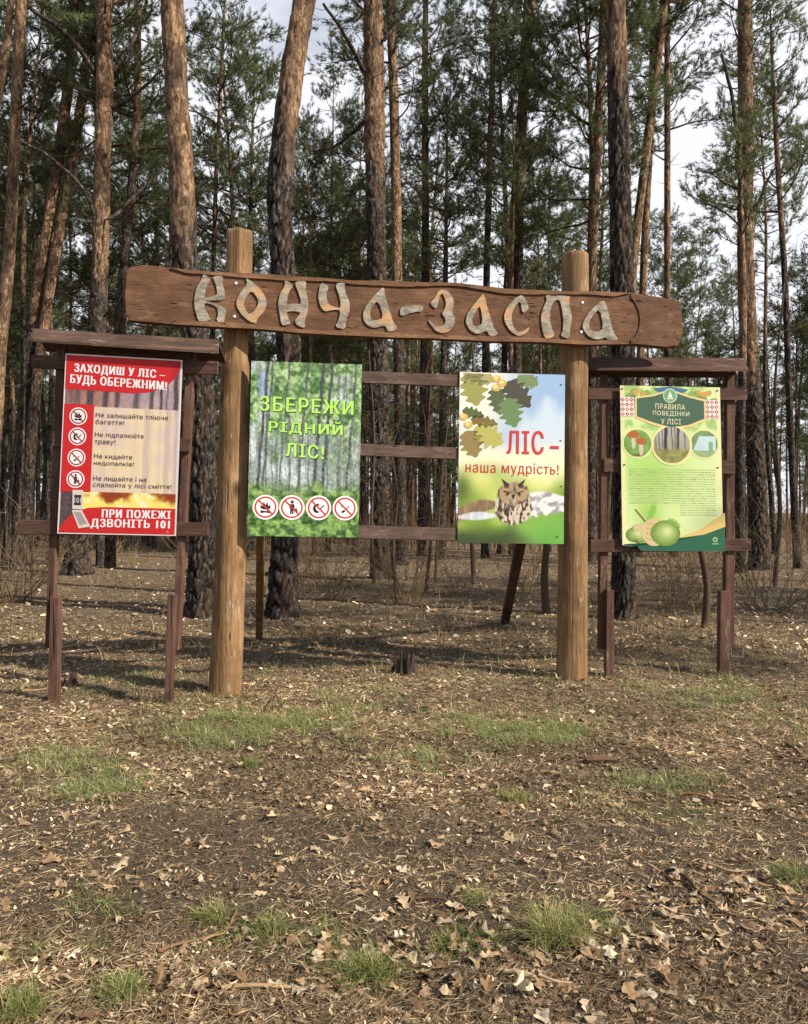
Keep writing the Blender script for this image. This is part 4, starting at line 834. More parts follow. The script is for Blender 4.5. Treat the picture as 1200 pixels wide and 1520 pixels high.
# ---- middle notice frame
b0 = PL.pt(605, 1010, -.3); MID = thing('poster_rack', 'grey brown crossbar frame between the log posts holding the green forest and owl posters', 'poster rack', (b0.x, b0.y, 0))
for q in ([(372, 545), (684, 556), (684, 574), (372, 562)], [(372, 652), (684, 664.5), (684, 682), (372, 670)], [(372, 776), (684, 784), (684, 803), (372, 794.5)]):
    q = [(a if a < 600 else 838, b if a < 600 else b + (b - q[0 if k == 1 else 3][1]) / 312 * 154) for k, (a, b) in enumerate(q)]
    plank('crossbar', PL, q, .175, .035, M_GREYBAR, MID)
def brace(a, b, w, m, parent):
    a, b = Vector(a), Vector(b); d = (b - a).normalized(); s_ = Vector((1, 0, 0)); t_ = d.cross(s_).normalized(); s_ = t_.cross(d)
    c = [a + s_ * x * w + t_ * y * w * .8 for x, y in ((-1, -1), (1, -1), (1, 1), (-1, 1))]; e = [k + (b - a) for k in c]; tri_box('brace', c + e, m, parent)
brace(P(385, 948, 9.95) - Vector((0, 0, .1)), PL.pt(389, 600, .10), .040, M_POST, MID); brace(P(748, 922, 11.5) - Vector((0, 0, .1)), PL.pt(806, 640, .10), .055, M_FRAMEZ, MID)
poster_forest(PL, MID); poster_owl(PL, MID)

# ---- the two roofed notice stands
def stand(label, pl, posts, feet, bars, roof, base, poster, roof_m):
    b = pl.pt(*base); root = thing('notice_stand', label, 'notice stand', (b.x, b.y, 0))
    for q in posts: plank('post', pl, q, .0, .07, M_FRAMEZ, root)
    for q, off in feet:
        qq = [pl.pt(x, y, off) for x, y in q]; qq[2].z = qq[3].z = -.12
        tri_box('foot_stake', [*qq, *[k - pl.n * .07 for k in qq]], M_FRAMEZ, root)
    for q in bars: plank('crossbar', pl, q, .034, .032, M_FRAMEX, root)
    (rl, rr), (el, er) = roof; up = Vector((0, 0, .024))
    R0, R1 = pl.pt(*rl, -.03), pl.pt(*rr, -.03); E0, E1 = pl.pt(*el, .15), pl.pt(*er, .15)
    f = tri_box('roof', [E0, E1, R1, R0, E0 - up, E1 - up, R1 - up, R0 - up], roof_m, root)
    dz = (R0.z - E0.z); k = pl.n * .22
    K0, K1 = R0 - k - Vector((0, 0, dz)), R1 - k - Vector((0, 0, dz)); g_ = pl.n * .004
    tri_box('roof', [R0 - g_, R1 - g_, K1, K0, R0 - g_ - up, R1 - g_ - up, K1 - up, K0 - up], M_FRAMEX, root)
    poster(pl, root)
PLL = Plane(77, 6.60, 260, 6.56)
stand('brown roofed notice stand holding the red fire warning poster', PLL,
      [[(84, 512), (96, 512), (76, 962), (66, 962)], [(277, 520), (289, 520), (265, 966), (255, 966)]],
      [([(74, 886), (87, 888), (84, 1030), (70, 1030)], .06), ([(249, 882), (260, 884), (253, 1045), (242, 1045)], .064)],
      [[(46, 526), (324, 536), (323, 556), (46, 546)], [(78, 640), (283, 650), (281, 671), (76, 662)], [(25, 772), (309, 776), (309, 796), (26, 794)]],
      (((50, 487), (325, 504)), ((47, 503), (325, 521))), (165, 1030), poster_fire, M_ROOF)
PLR = Plane(907, 7.65, 1078, 7.74)
stand('brown roofed notice stand holding the green rules poster', PLR,
      [[(894, 556), (903.5, 556), (903, 964), (890, 964)], [(1080, 557), (1091.5, 557), (1091, 958), (1077, 958)]],
      [([(901.5, 875), (912, 876), (912, 1007), (900, 1007)], .06), ([(1070, 877), (1084, 878), (1083.5, 999), (1069, 999)], .06)],
      [[(874, 573), (1110, 575), (1110, 594), (874, 593)], [(897, 680), (1092, 683), (1092, 704), (897, 701)], [(877, 801), (1116, 799.5), (1116, 818), (877, 820)]],
      (((874, 530), (1104, 531)), ((873, 546), (1112, 548))), (990, 1002), poster_rules, M_FRAMEX)
# ------------------------------------------------------------------ pines
def plates(th, z, nc, ch, seed):           # distance to the nearest furrow of a bark-plate pattern wrapped round a trunk
    a = th / (2 * math.pi) * nc; b = z / ch; ia = np.floor(a); ib = np.floor(b)
    d1 = np.full(a.shape, 9.0); d2 = np.full(a.shape, 9.0)
    for di in (-1, 0, 1):
        for dj in (-1, 0, 1):
            ca = ia + di; cb = ib + dj; w = np.mod(ca, nc)
            dx = ca + 0.1 + .8 * vhash(w, cb, seed) - a; dy = cb + 0.1 + .8 * vhash(w, cb, seed + 5) - b
            d = np.hypot(dx, dy); n1 = np.minimum(d1, d); d2 = np.minimum(np.maximum(d1, d), d2); d1 = n1
    return d2 - d1
def trunk_mesh(mb, pr, z0, z1, seed, near, zvis=12.0):
    """pr: rows x, y, z, radius from the base up; z0..z1 is where grey bark turns orange"""
    L = pr[-1, 2]
    if near: zs = np.concatenate([np.arange(-0.15, zvis, 0.035), np.linspace(zvis, L, 24)])
    else: zs = np.linspace(-0.15, L, 46)
    c = np.stack([np.interp(zs, pr[:, 2], pr[:, k]) for k in (0, 1, 3)], -1)
    seg = 60 if near else 14; th = np.arange(seg) / seg * 2 * math.pi
    T, Z = np.meshgrid(th, zs); R = c[:, 2][:, None] * np.ones_like(T)
    R = R * (1 + 0.42 * np.exp(-np.maximum(Z, 0) / 0.16) * (0.55 + 0.45 * np.sin(T * 4 + seed)) + 0.10 * np.exp(-np.maximum(Z, 0) / 0.9))
    wob = vnoise(np.cos(T) * 1.2 + 9, Z * 0.9 + seed, seed) - 0.5 + 0.6 * (vnoise(np.sin(T) * 1.4 + 4, Z * 2.1, seed + 3) - 0.5)
    R = R * (1 + 0.10 * wob)
    orange = sstep(z0, z1, Z + 1.4 * (vnoise(np.cos(T) * 1.5 + 3, Z * 0.8, seed + 7) - 0.5) * (1 if near else .6))
    pl = np.ones_like(R)
    if near:
        f = plates(T + 0.5 * (vnoise(np.cos(T) * 2 + 7, Z * 4, seed + 4) - .5), Z + 0.35 * vnoise(np.cos(T) * 3 + 5, np.sin(T) * 3 + 8, seed + 9), 11, 0.30, seed)
        pl = sstep(0.04, 0.34, f); fl = 1 - orange * 0.68
        g = fbm(np.cos(T) * R * 26 + 40, Z * 9 + np.sin(T) * R * 22, seed + 2, 4)
        R = R + (pl * 0.024 * fl - 0.013 * fl + 0.040 * (g - 0.5)) * np.clip(R / 0.16, 0.4, 1.3)
        pl = np.clip(pl + orange * 0.9, 0, 1)
    v = np.stack([c[:, 0][:, None] + R * np.cos(T), c[:, 1][:, None] + R * np.sin(T), Z], -1).reshape(-1, 3)
    n = len(zs); i = np.arange(n - 1)[:, None] * seg; j = np.arange(seg)[None]
    q = np.stack([i + j, i + (j + 1) % seg, i + seg + (j + 1) % seg, i + seg + j], -1).reshape(-1, 4)
    return v, q, orange.ravel(), pl.ravel()

def limb_pts(rng, p0, az, L, up0, curl, n=6, jit=0.10):
    pts = [np.array(p0, float)]; e = up0; a = az
    for k in range(n - 1):
        a += rng.gauss(0, jit * 1.6); e += curl / n + rng.gauss(0, jit)
        pts.append(pts[-1] + L / (n - 1) * np.array([math.cos(a) * math.cos(e), math.sin(a) * math.cos(e), math.sin(e)]))
    return np.array(pts)
BK = np.array(lin((70, 52, 42))); BK2 = np.array(lin((54, 46, 42)))
class Pine:
    """limbs, twigs and needle tufts grown from a trunk path"""
    def __init__(s, pr, seed):
        s.pr = pr; s.rng = random.Random(seed); s.rs = np.random.RandomState(seed); s.wood = MB(); s.dead = MB(); s.tp = []; s.td = []
    def at(s, z): return np.array([np.interp(z, s.pr[:, 2], s.pr[:, k]) for k in (0, 1)] + [z]), np.interp(z, s.pr[:, 2], s.pr[:, 3])
    def deadwood(s, za, zb, n, Lmin, Lmax):
        r = s.rng
        for _ in range(n):
            z = r.uniform(za, zb); p, rad = s.at(z); az = r.uniform(0, 6.283); L = r.uniform(Lmin, Lmax) * (0.4 + .6 * r.random())
            q = limb_pts(r, p, az, L, r.uniform(-0.15, 0.55), r.uniform(-.5, .7), 6, 0.16); r0 = min(0.022, 0.008 + L * .009, rad * .45)
            s.dead.tube(q, np.linspace(r0, 0.004, 6), 4, 0, BK2, False)
            for _ in range(int(L * 3)):
                k = r.randint(1, 5); t = limb_pts(r, q[k], az + r.choice((-1, 1)) * r.uniform(.5, 1.2), L * r.uniform(.15, .4), r.uniform(-.3, .6), 0, 4, .18)
                s.dead.tube(t, np.linspace(0.006, 0.003, 4), 3, 0, BK2, False)
    def crown(s, za, zb, R, nl, dens=1.0, top=0.35, low=0.55, tuft_gap=0.13):
        r = s.rng; az = r.uniform(0, 6.28)
        for i in range(nl):
            f = (i + r.random()) / nl; z = za + (zb - za) * f; az += 2.4 + r.gauss(0, .35); p, rad = s.at(z)
            prof = (low + (1 - low) * min(1, f / .35)) * (1 - (1 - top) * max(0, (f - .35) / .65) ** 1.3)
            if r.random() < 0.22 and f < .85: continue
            L = R * prof * r.choice((.5, .75, .9, 1.0, 1.25)) * r.uniform(.8, 1.1); up = r.uniform(-0.1, .45) + f * .55
            q = limb_pts(r, p, az, L, up, r.uniform(.0, .6), 7, .13); r0 = min(0.012 + 0.013 * L, rad * .6)
            s.wood.tube(q, np.linspace(r0, 0.006, 7), 4, 0, BK, False)
            nt = max(3, int(L * 8.5 * dens))
            for _ in range(nt):
                t = 1 - (r.random() ** 1.3) * .72; k = t * 6; a = int(min(5, k)); b = q[a] + (q[a + 1] - q[a]) * (k - a)
                taz = math.atan2(*(q[a + 1] - q[a])[[1, 0]]) + r.choice((-1, 1)) * r.uniform(.2, 1.35); tl = r.uniform(.35, 1.0) * (0.6 + .25 * L)
                tw = limb_pts(r, b, taz, tl, r.uniform(-.15, .7), r.uniform(.1, .8), 5, .2)
                s.wood.tube(tw, np.linspace(0.007, 0.003, 5), 3, 0, BK, False)
                m = max(2, int(tl / tuft_gap)); u = np.linspace(.3, 1, m) * 4; j = np.minimum(u.astype(int), 3)
                pp = tw[j] + (tw[j + 1] - tw[j]) * (u - j)[:, None]; dd = tw[j + 1] - tw[j]
                s.tp.append(pp); s.td.append(dd / (np.linalg.norm(dd, axis=1)[:, None] + 1e-9))
    def needles(s, mb, per, ln, wd, shift):
        if not s.tp: return
        p = np.concatenate(s.tp); d = np.concatenate(s.td); n = len(p); rs = s.rs
        p = p + rs.randn(n, 3) * .065
        p = np.repeat(p, per, 0); dd = np.repeat(d, per, 0) * .75 + rs.randn(n * per, 3) * .62 + np.array([0, 0, .22]); dd /= np.linalg.norm(dd, axis=1)[:, None] + 1e-9
        L = ln * (0.6 + .6 * rs.rand(n * per))[:, None]; sd = np.cross(dd, rs.randn(n * per, 3)); sd /= np.linalg.norm(sd, axis=1)[:, None] + 1e-9
        p = p + np.repeat(d, per, 0) * (rs.rand(n * per)[:, None] - .5) * .16
        v = np.stack([p - sd * wd / 2, p + sd * wd / 2, p + dd * L], 1).reshape(-1, 3) - shift
        base = np.array([(0.125, 0.155, 0.068), (0.170, 0.196, 0.084), (0.088, 0.115, 0.058), (0.215, 0.222, 0.105)])
        c = base[rs.choice(4, n, p=[.36, .3, .24, .10])] * (0.75 + .5 * rs.rand(n))[:, None]
        mb.add(v, np.arange(n * per * 3).reshape(-1, 3), None, 1, np.repeat(c, per * 3, 0))

def finish_tree(root, pine, pr, z0, z1, seed, near, zvis, shift, extra=None, per=22, ln=0.135, wd=0.016):
    v, q, og, pl = trunk_mesh(None, pr, z0, z1, seed, near, zvis)
    tri, qd, nv = None, q, [v]; atts = [og], [pl]; mats = [M_BARKN if near else M_BARK, M_TWIG]; qm = [np.zeros(len(q), int)]; qs = [q]; k = len(v); cols = [np.full((len(v), 3), .1)]
    if extra is not None: 
        ev, eq, ea = extra; nv.append(ev); qs.append(eq + k); k += len(ev); atts[0].append(ea); atts[1].append(np.full(len(ev), 0.6)); qm.append(np.zeros(len(eq), int)); cols.append(np.full((len(ev), 3), .1))
    if pine.dead.n:
        dv = np.concatenate(pine.dead.v); dq = np.concatenate(pine.dead.q); nv.append(dv); qs.append(dq + k); atts[0].append(np.zeros(len(dv))); atts[1].append(np.zeros(len(dv))); qm.append(np.ones(len(dq), int)); cols.append(np.concatenate(pine.dead.c))
    me = mesh_np('trunk', np.concatenate(nv) - shift, None, np.concatenate(qs), mats, None, np.concatenate(qm), np.concatenate(cols), {'orange': np.concatenate(atts[0]), 'plate': np.concatenate(atts[1])}, True)
    obj('trunk', me, root)
    if pine.tp:
        mb = pine.wood; mb.v = [np.concatenate(mb.v) - shift]; pine.needles(mb, per, ln, wd, shift)
        obj('crown', mb.mesh('crown', [M_TWIG, M_NEEDLE]), root)

def tree(label, pts, widths, Y, H, z0, z1, crown=None, dead=None, near=False, branches=(), seed=0, per=22, ln=0.135, wd=0.016):
    """pts: photo columns/rows along the trunk from its top in the frame down to the ground, all at distance Y"""
    P3 = [P(a, b, Y) for a, b in pts][::-1]; w = [x * .92 / 2 / FPX * Y for x in widths][::-1]
    rows = [(p.x, p.y, p.z, r) for p, r in zip(P3, w)]
    b = rows[0]; rows = [(b[0], b[1], -0.2, b[3])] + [r for r in rows if r[2] > 0.05]
    tp, pv = rows[-1], rows[-2]
    dx = (tp[0] - pv[0]) / (tp[2] - pv[2]); dz = max(H - tp[2], 2.5); H = tp[2] + dz
    if dz > 1: rows += [(tp[0] + dx * dz * .45 * .8, tp[1], tp[2] + dz * .45, tp[3] * .72), (tp[0] + dx * dz * .7, tp[1], H, 0.02)]
    pr = spline(np.array(rows), 90); pr[:, 3] = np.maximum(pr[:, 3], .015)
    rnd = np.random.RandomState(seed + 50); pr[:, 1] += 0.12 * np.sin(pr[:, 2] * .35 + seed) - 0.12 * math.sin(seed)
    root = thing('pine_tree', label, 'pine tree', (rows[0][0], Y, 0))
    if crown: crown = (crown[0], H - .15) + tuple(crown[2:])
    s = Pine(pr, seed + 100)
    if dead: s.deadwood(*dead)
    if crown: s.crown(*crown)
    ex = None
    if branches:
        mb = MB()
        for bp, w0, w1, dy in branches:
            q = np.array([tuple(P(a, c, Y + dy * k / max(1, len(bp) - 1))) for k, (a, c) in enumerate(bp)]); q = spline(q, 14)
            q[1:-1] += rnd.randn(12, 3) * .012
            mb.tube(q, np.linspace(w0, w1, 14) / 2 / FPX * Y, 6, 0, att=0.12)
            for _ in range(5):
                k = rnd.randint(4, 13); az = rnd.rand() * 6.28
                s.dead.tube(limb_pts(s.rng, q[k], az, .5 + .6 * rnd.rand(), .1, .3, 5, .2), np.linspace(.008, .003, 5), 3, 0, BK2, False)
        ex = (np.concatenate(mb.v), np.concatenate(mb.q), np.concatenate(mb.a))
    finish_tree(root, s, pr, z0, z1, seed, near, 1.55 + Y * .66, np.array([rows[0][0], Y, 0.0]), ex, per, ln, wd)
    return root

tree('stout pine with orange upper trunk just behind the left log post', [(260, -30), (263, 60), (268, 160), (273, 280), (277, 400), (290, 500), (299, 600), (300, 740), (298, 915)], [33, 35, 36, 38, 40, 41, 38, 38, 42], 12.0, 19, 4.6, 6.4,
     crown=(11, 19, 2.6, 26, .8), near=True, seed=1)
tree('curved stout pine rising behind the green forest poster', [(462, -40), (452, 30), (440, 100), (428, 190), (420, 280), (423, 400), (430, 500), (430, 640), (424, 780), (418, 915)], [33, 34, 35, 36, 37, 38, 37, 37, 39, 43], 12.0, 19, 5.6, 8.4,
     crown=(11, 19, 2.6, 26, .8), near=True, seed=2)
tree('dark stout pine standing behind the right log post', [(914, -30), (915, 100), (917, 250), (919, 400), (921, 520), (924, 700), (926, 918)], [29, 31, 32, 33, 34, 33, 37], 11.8, 20, 6.6, 8.6,
     crown=(11.5, 20, 2.4, 24, .8), near=True, seed=3)
tree('straight dark pine between the green forest poster and the owl poster', [(553, -20), (555, 120), (558, 300), (561, 500), (564, 680), (567, 860)], [30, 32, 30, 30, 30, 34], 18.6, 20, 6.8, 12.5,
     crown=(12.5, 20, 2.6, 30, .9), dead=(8.5, 13, 12, .8, 2.4), near=True, branches=[([(541, 105), (515, 55), (480, 5)], 8, 4, -1.2), ([(541, 180), (500, 215), (470, 225)], 6, 3, .8), ([(570, 60), (600, 20), (620, -10)], 6, 3, 0)], seed=4)
tree('tan barked pine on the right with dark knot behind the right notice stand', [(1106, -20), (1109, 120), (1112, 270), (1113, 400), (1118, 520), (1123, 640), (1130, 845)], [20, 22, 24, 25, 26, 26, 32], 21.9, 21, 4.2, 6.6,
     crown=(13.5, 21, 2.8, 34, .9), dead=(7, 14, 10, .6, 2.0), near=True, branches=[([(1106, 318), (1098, 240), (1088, 150), (1072, 80)], 8, 4, -.8), ([(1120, 312), (1150, 250), (1170, 225)], 5, 2, .8)], seed=5)
tree('orange pine with two forked side branches in upper left of the photo', [(158, -30), (157, 60), (157, 110), (153, 220), (149, 320), (142, 470), (132, 600), (122, 720), (113, 850)], [22, 23, 26, 25, 25, 27, 29, 30, 36], 20.7, 20, 5.6, 9.2,
     crown=(13.5, 20, 2.8, 30, .9), dead=(5, 12.5, 26, 1.0, 3.0), near=True, branches=[([(148, 118), (120, 75), (85, 40), (40, 5), (20, -20)], 9, 5, -1.5), ([(166, 105), (192, 70), (210, 30), (222, -15)], 8, 4, 1.0), ([(145, 330), (128, 290), (95, 250), (30, 210), (-20, 190)], 7, 3, -1.0), ([(160, 165), (200, 140), (240, 105)], 6, 3, -.5), ([(150, 340), (200, 290), (245, 245)], 7, 3, 1)], seed=6)
tree('leaning orange pine at the left edge of the photo', [(41, -30), (36, 60), (28, 200), (16, 380), (4, 480), (-12, 700), (-22, 880)], [16, 17, 17, 18, 19, 21, 24], 15.8, 18, 2.0, 4.0,
     crown=(11.5, 18, 2.4, 24, .9), dead=(4, 10, 14, .6, 2.0), near=True, seed=7)
tree('leaning pine left of its twin behind the red poster', [(116, -30), (104, 120), (82, 300), (62, 430), (40, 600), (24, 740), (14, 838)], [15, 16, 17, 18, 20, 22, 27], 23.8, 19, 5.0, 9.0, crown=(14, 19, 2.6, 26, 1), dead=(4, 13, 22, .8, 2.6), seed=8)
tree('leaning pine right of its twin behind the red poster', [(142, -30), (128, 90), (102, 270), (77, 430), (55, 600), (42, 740), (34, 838)], [14, 15, 16, 16, 18, 19, 22], 23.6, 19, 4.0, 7.0, crown=(13.5, 19, 2.4, 26, 1), dead=(4, 13, 20, .8, 2.6), seed=9)
tree('thin dark pine between two orange pines in upper left of the photo', [(203, 60), (201, 150), (190, 300), (176, 460), (168, 650), (163, 840)], [10, 12, 13, 14, 15, 17], 23.0, 17, 9, 14, crown=(9.5, 17, 2.4, 36, 1), dead=(3, 10, 26, .8, 2.8), seed=10)
tree('reddish slim pine hugging the right side of the straight dark pine', [(579, -20), (583, 90), (587, 230), (590, 420), (594, 640), (597, 838)], [14, 15, 16, 17, 18, 20], 23.8, 20, 6.5, 10.0, crown=(13, 20, 2.6, 30, 1), dead=(6, 13, 14, .6, 2.2), seed=11)
tree('slim bare pine rising above the middle of the carved board', [(632, 20), (631, 160), (632, 300), (631, 450), (628, 640), (626, 826)], [9, 11, 12, 12, 13, 15], 28.0, 19.5, 9, 15, crown=(12, 19.5, 2.3, 34, 1), dead=(7, 14, 30, .8, 2.4), seed=12)
tree('slim bare pine with short stubs in the bright sky gap', [(735, -10), (731, 110), (726, 260), (722, 420), (721, 620), (722, 828)], [8, 9, 10, 11, 12, 14], 27.0, 21, 9, 15, crown=(17.5, 21, 1.8, 16, .9), dead=(7, 18, 34, .6, 1.8), seed=13)
tree('dark slim pine just right of the bright sky gap', [(790, -10), (780, 120), (772, 260), (768, 420), (766, 620), (765, 826)], [13, 14, 15, 15, 16, 18], 28.2, 21, 9, 15, crown=(14, 21, 2.8, 34, 1), dead=(9, 15, 16, .6, 2), seed=14)
tree('thin leaning stem in front of a dark slim pine above the board', [(778, 40), (770, 190), (762, 300), (752, 420), (747, 620), (744, 822)], [7, 8, 9, 10, 10, 12], 30.0, 19, 9, 13, crown=(14, 19, 2.0, 20, 1), seed=15)
tree('warm brown slim pine left of the dark stout right pine', [(898, -10), (893, 120), (887, 260), (880, 420), (877, 620), (876, 834)], [13, 14, 14, 14, 15, 17], 25.1, 20, 6, 10, crown=(14, 20, 2.4, 30, 1), dead=(9, 14, 12, .6, 2), seed=16)
tree('pale leaning pine right of the dark stout right pine', [(987, -10), (978, 80), (962, 220), (943, 400), (937, 620), (934, 830)], [13, 14, 14, 14, 15, 17], 26.5, 20, 3, 6, crown=(15, 20, 2.4, 24, 1), seed=17)
tree('pale slim pine crossing behind a leaning pine on the right', [(972, -10), (968, 130), (962, 270), (957, 420), (952, 620), (949, 826)], [10, 11, 12, 12, 13, 15], 28.2, 20, 4, 8, crown=(15, 20, 2.2, 24, 1), seed=18)
tree('thin straight reddish pine above the right end of the carved board', [(992, -10), (990, 130), (989, 270), (990, 420), (996, 620), (1002, 826)], [8, 9, 10, 10, 11, 12], 28.2, 20, 6, 10, crown=(13.5, 20, 2.4, 30, 1), dead=(8, 14, 12, .6, 1.8), seed=19)
tree('thin pole pine beside the right post of the right notice stand', [(1096, 330), (1100, 450), (1100, 560), (1099, 700), (1101, 850)], [8, 10, 13, 14, 16], 20.6, 11.5, 4, 6, crown=(8.2, 11.5, 1.6, 18, .9), dead=(3, 8, 14, .5, 1.6), seed=20)
tree('thin bent pine near the right edge of the photo', [(1148, 150), (1153, 280), (1160, 420), (1168, 600), (1176, 720), (1186, 844)], [7, 8, 9, 10, 11, 13], 22.0, 14.5, 7, 11, crown=(9.5, 14.5, 1.9, 22, .9), dead=(3, 9, 16, .5, 1.7), seed=21)
tree('leaning orange trunk cut by the top left corner of the photo', [(14, -20), (7, 60), (-4, 130), (-36, 400), (-60, 640), (-75, 872)], [11, 12, 13, 15, 17, 20], 16.5, 17, 3, 5, crown=(11.5, 17, 2.2, 22, .9), seed=22)
tree('very thin pine between the stout orange pine and the left log post', [(331, 60), (325, 160), (318, 280), (315, 420), (313, 640), (311, 828)], [5, 6, 7, 8, 9, 11], 27.4, 16.5, 9, 13, crown=(11, 16.5, 2.2, 36, 1), dead=(5, 11, 14, .5, 1.8), seed=23)
tree('thin pine trunk in the gap left of the owl poster', [(663, 330), (662, 420), (660, 520), (658, 660), (656, 830)], [6, 9, 11, 13, 16], 26.0, 15, 9, 13, crown=(9, 15, 2.2, 30, 1), dead=(3, 9, 18, .5, 1.8), seed=24)

# ---- the many pines further in: a few kinds, copied
def proto(kind, seed):
    rng = random.Random(seed); root = thing('pine_tree', 'x', 'pine tree')
    if kind == 'tall': H, r0, cr, dd, z = rng.uniform(18, 21), rng.uniform(.12, .17), (.48, .99, 2.6, 46, 1.0), (.2, .55, 16, .8, 2.4), (6, 10)
    elif kind == 'pole': H, r0, cr, dd, z = rng.uniform(16, 19), rng.uniform(.08, .11), (.54, .99, 2.0, 36, 1.0), (.2, .6, 20, .6, 1.8), (5, 9)
    else: H, r0, cr, dd, z = rng.uniform(9, 12), rng.uniform(.08, .11), (.24, .99, 2.0, 42, .95), (.08, .28, 10, .6, 1.6), (4, 8)
    n = 12; zz = np.linspace(-.2, H, n); ax = rng.uniform(-.03, .03); ay = rng.uniform(-.03, .03)
    pr = np.stack([ax * zz + .08 * np.sin(zz * .5 + seed), ay * zz + .08 * np.cos(zz * .4 + seed), zz, r0 * (1 - .88 * (np.maximum(zz, 0) / H) ** 1.4)], -1)
    s = Pine(spline(pr, 60), seed); s.deadwood(dd[0] * H, dd[1] * H, *dd[2:]); s.crown(cr[0] * H, cr[1] * H, cr[2], cr[3], cr[4], top=.5 if kind != 'young' else .34, low=.6 if kind != 'young' else .8)
    finish_tree(root, s, spline(pr, 60), z[0], z[1], seed, False, 12, np.zeros(3), None, 21, 0.155, 0.017)
    return root
KINDS_ = [proto('tall', 201), proto('tall', 202), proto('tall', 203), proto('pole', 204), proto('pole', 205), proto('pole', 206), proto('young', 207), proto('young', 208), proto('young', 209)]
rng = random.Random(5); placed = []; used = set()
FIXED = [(298, 12), (418, 12), (926, 11.8), (567, 18.6), (1130, 21.9), (113, 20.7)]
def sky_gap(px, Y):                        # clearings where the photo shows open sky
    return (640 < px < 735 and Y < 62) or (1015 < px < 1085 and Y < 50) or (1165 < px and Y < 46) or (395 < px < 412 and Y < 40)
tries = 0
while len(placed) < 200 and tries < 16000:
    tries += 1
    Y = 22 + 56 * rng.random() ** 0.9; px = rng.uniform(-230, 1430)
    X = (px - 600) / FPX * Y
    k = rng.choice([0, 1, 2, 0, 3, 4, 5, 3, 4, 5, 6, 7, 8] if Y > 30 else [0, 1, 2, 3, 4, 5, 3, 4, 5])
    if sky_gap(px, Y) and not (k >= 6 and Y > 34): continue
    if px > 820 and k < 3 and Y < 42 and rng.random() < .45: continue
    if any((X - a) ** 2 + (Y - b) ** 2 < (1.2 if Y > 30 else 1.7) ** 2 for a, b in placed): continue
    if any(abs(px - a) < 16 and Y < 60 for a, _ in FIXED): continue
    placed.append((X, Y)); src = KINDS_[k]; sc = rng.uniform(.88, 1.12)
    if k in used:
        o = src.copy(); COL.objects.link(o)
        for ch in src.children:
            c = ch.copy(); COL.objects.link(c); c.parent = o
    else: o = src; used.add(k)
    o.location = (X, Y, float(gz(X, Y))); o.rotation_euler = (rng.gauss(0, .022), rng.gauss(0, .03), rng.uniform(0, 6.28)); o.scale = (sc, sc, sc)
    lab = ['tall slim pine with a high crown among the many far pines', 'thin pole pine among the many far pines', 'short bushy young pine among the far pine trunks'][k // 3]
    tag(o, lab, 'pine tree', ['tall pines deep in the forest', 'pole pines deep in the forest', 'young pines deep in the forest'][k // 3])

# unseen pines added beyond the right edge to shade the ground behind the signs
for X, Y, k in ((15.0, 2.6, 3), (20.0, 4.4, 4), (17.2, 7.2, 5), (25.0, 6.0, 1)):
    src = KINDS_[k]; o = src.copy(); COL.objects.link(o)
    for ch in src.children:
        c = ch.copy(); COL.objects.link(c); c.parent = o
    o.location = (X, Y, 0); o.rotation_euler = (0, 0, X); tag(o, 'unseen pine added right of the clearing to cast shade behind the signs', 'pine tree', 'unseen pines added for their shade')

# ---- the far-off wood that reads as one mass
mb = MB(); rs2 = np.random.RandomState(77); tp = []
def far_ok(X, Y):
    px = 600 + X / Y * FPX
    return not ((1140 < px < 1200) and rs2.rand() < .75) and not ((655 < px < 720) and rs2.rand() < .6)
for _ in range(1050):
    Y = 66 + 80 * rs2.rand(); X = (rs2.rand() * 2 - 1) * (.72 * Y + 8); H = 13 + 6 * rs2.rand()
    if not far_ok(X, Y): continue
    lx, ly = rs2.randn() * .03 * H, rs2.randn() * .03 * H; r = .09 + .09 * rs2.rand()
    mb.tube(np.array([[X, Y, -.3], [X + lx * .4, Y + ly * .4, H * .5], [X + lx, Y + ly, H]]), [r, r * .75, .02], 5, 0, np.array(lin((96, 76, 62))) * (.55 + .7 * rs2.rand()), False)
    nb = 11; flo = .45 if rs2.rand() < .6 else .15
    for _ in range(nb):
        f = flo + (1 - flo) * rs2.rand(); a = rs2.rand() * 6.28; L = min(2.0, (1.15 - f) * 3.2) * (.5 + .6 * rs2.rand()); c = np.array([X + lx * f, Y + ly * f, H * f])
        e = c + L * np.array([math.cos(a), math.sin(a), .25]); m = 44
        tp.append(c + (e - c) * (.25 + .8 * rs2.rand(m, 1)) + rs2.randn(m, 3) * np.array([.28, .28, .16]) * (0.6 + .3 * L))
p_ = np.concatenate(tp); per = 3; n_ = len(p_); p_ = np.repeat(p_, per, 0); d_ = rs2.randn(n_ * per, 3) + np.array([0, 0, .3]); d_ /= np.linalg.norm(d_, axis=1)[:, None]
sd_ = np.cross(d_, rs2.randn(n_ * per, 3)); sd_ /= np.linalg.norm(sd_, axis=1)[:, None]
v_ = np.stack([p_ - sd_ * .035, p_ + sd_ * .035, p_ + d_ * (.25 + .2 * rs2.rand(n_ * per, 1))], 1).reshape(-1, 3)
c_ = np.array([(0.115, 0.146, 0.062), (0.150, 0.178, 0.076), (0.085, 0.115, 0.054)])[rs2.randint(3, size=n_)] * (0.8 + .5 * rs2.rand(n_, 1))
mb.add(v_, np.arange(len(v_)).reshape(-1, 3), None, 1, np.repeat(c_, per * 3, 0))
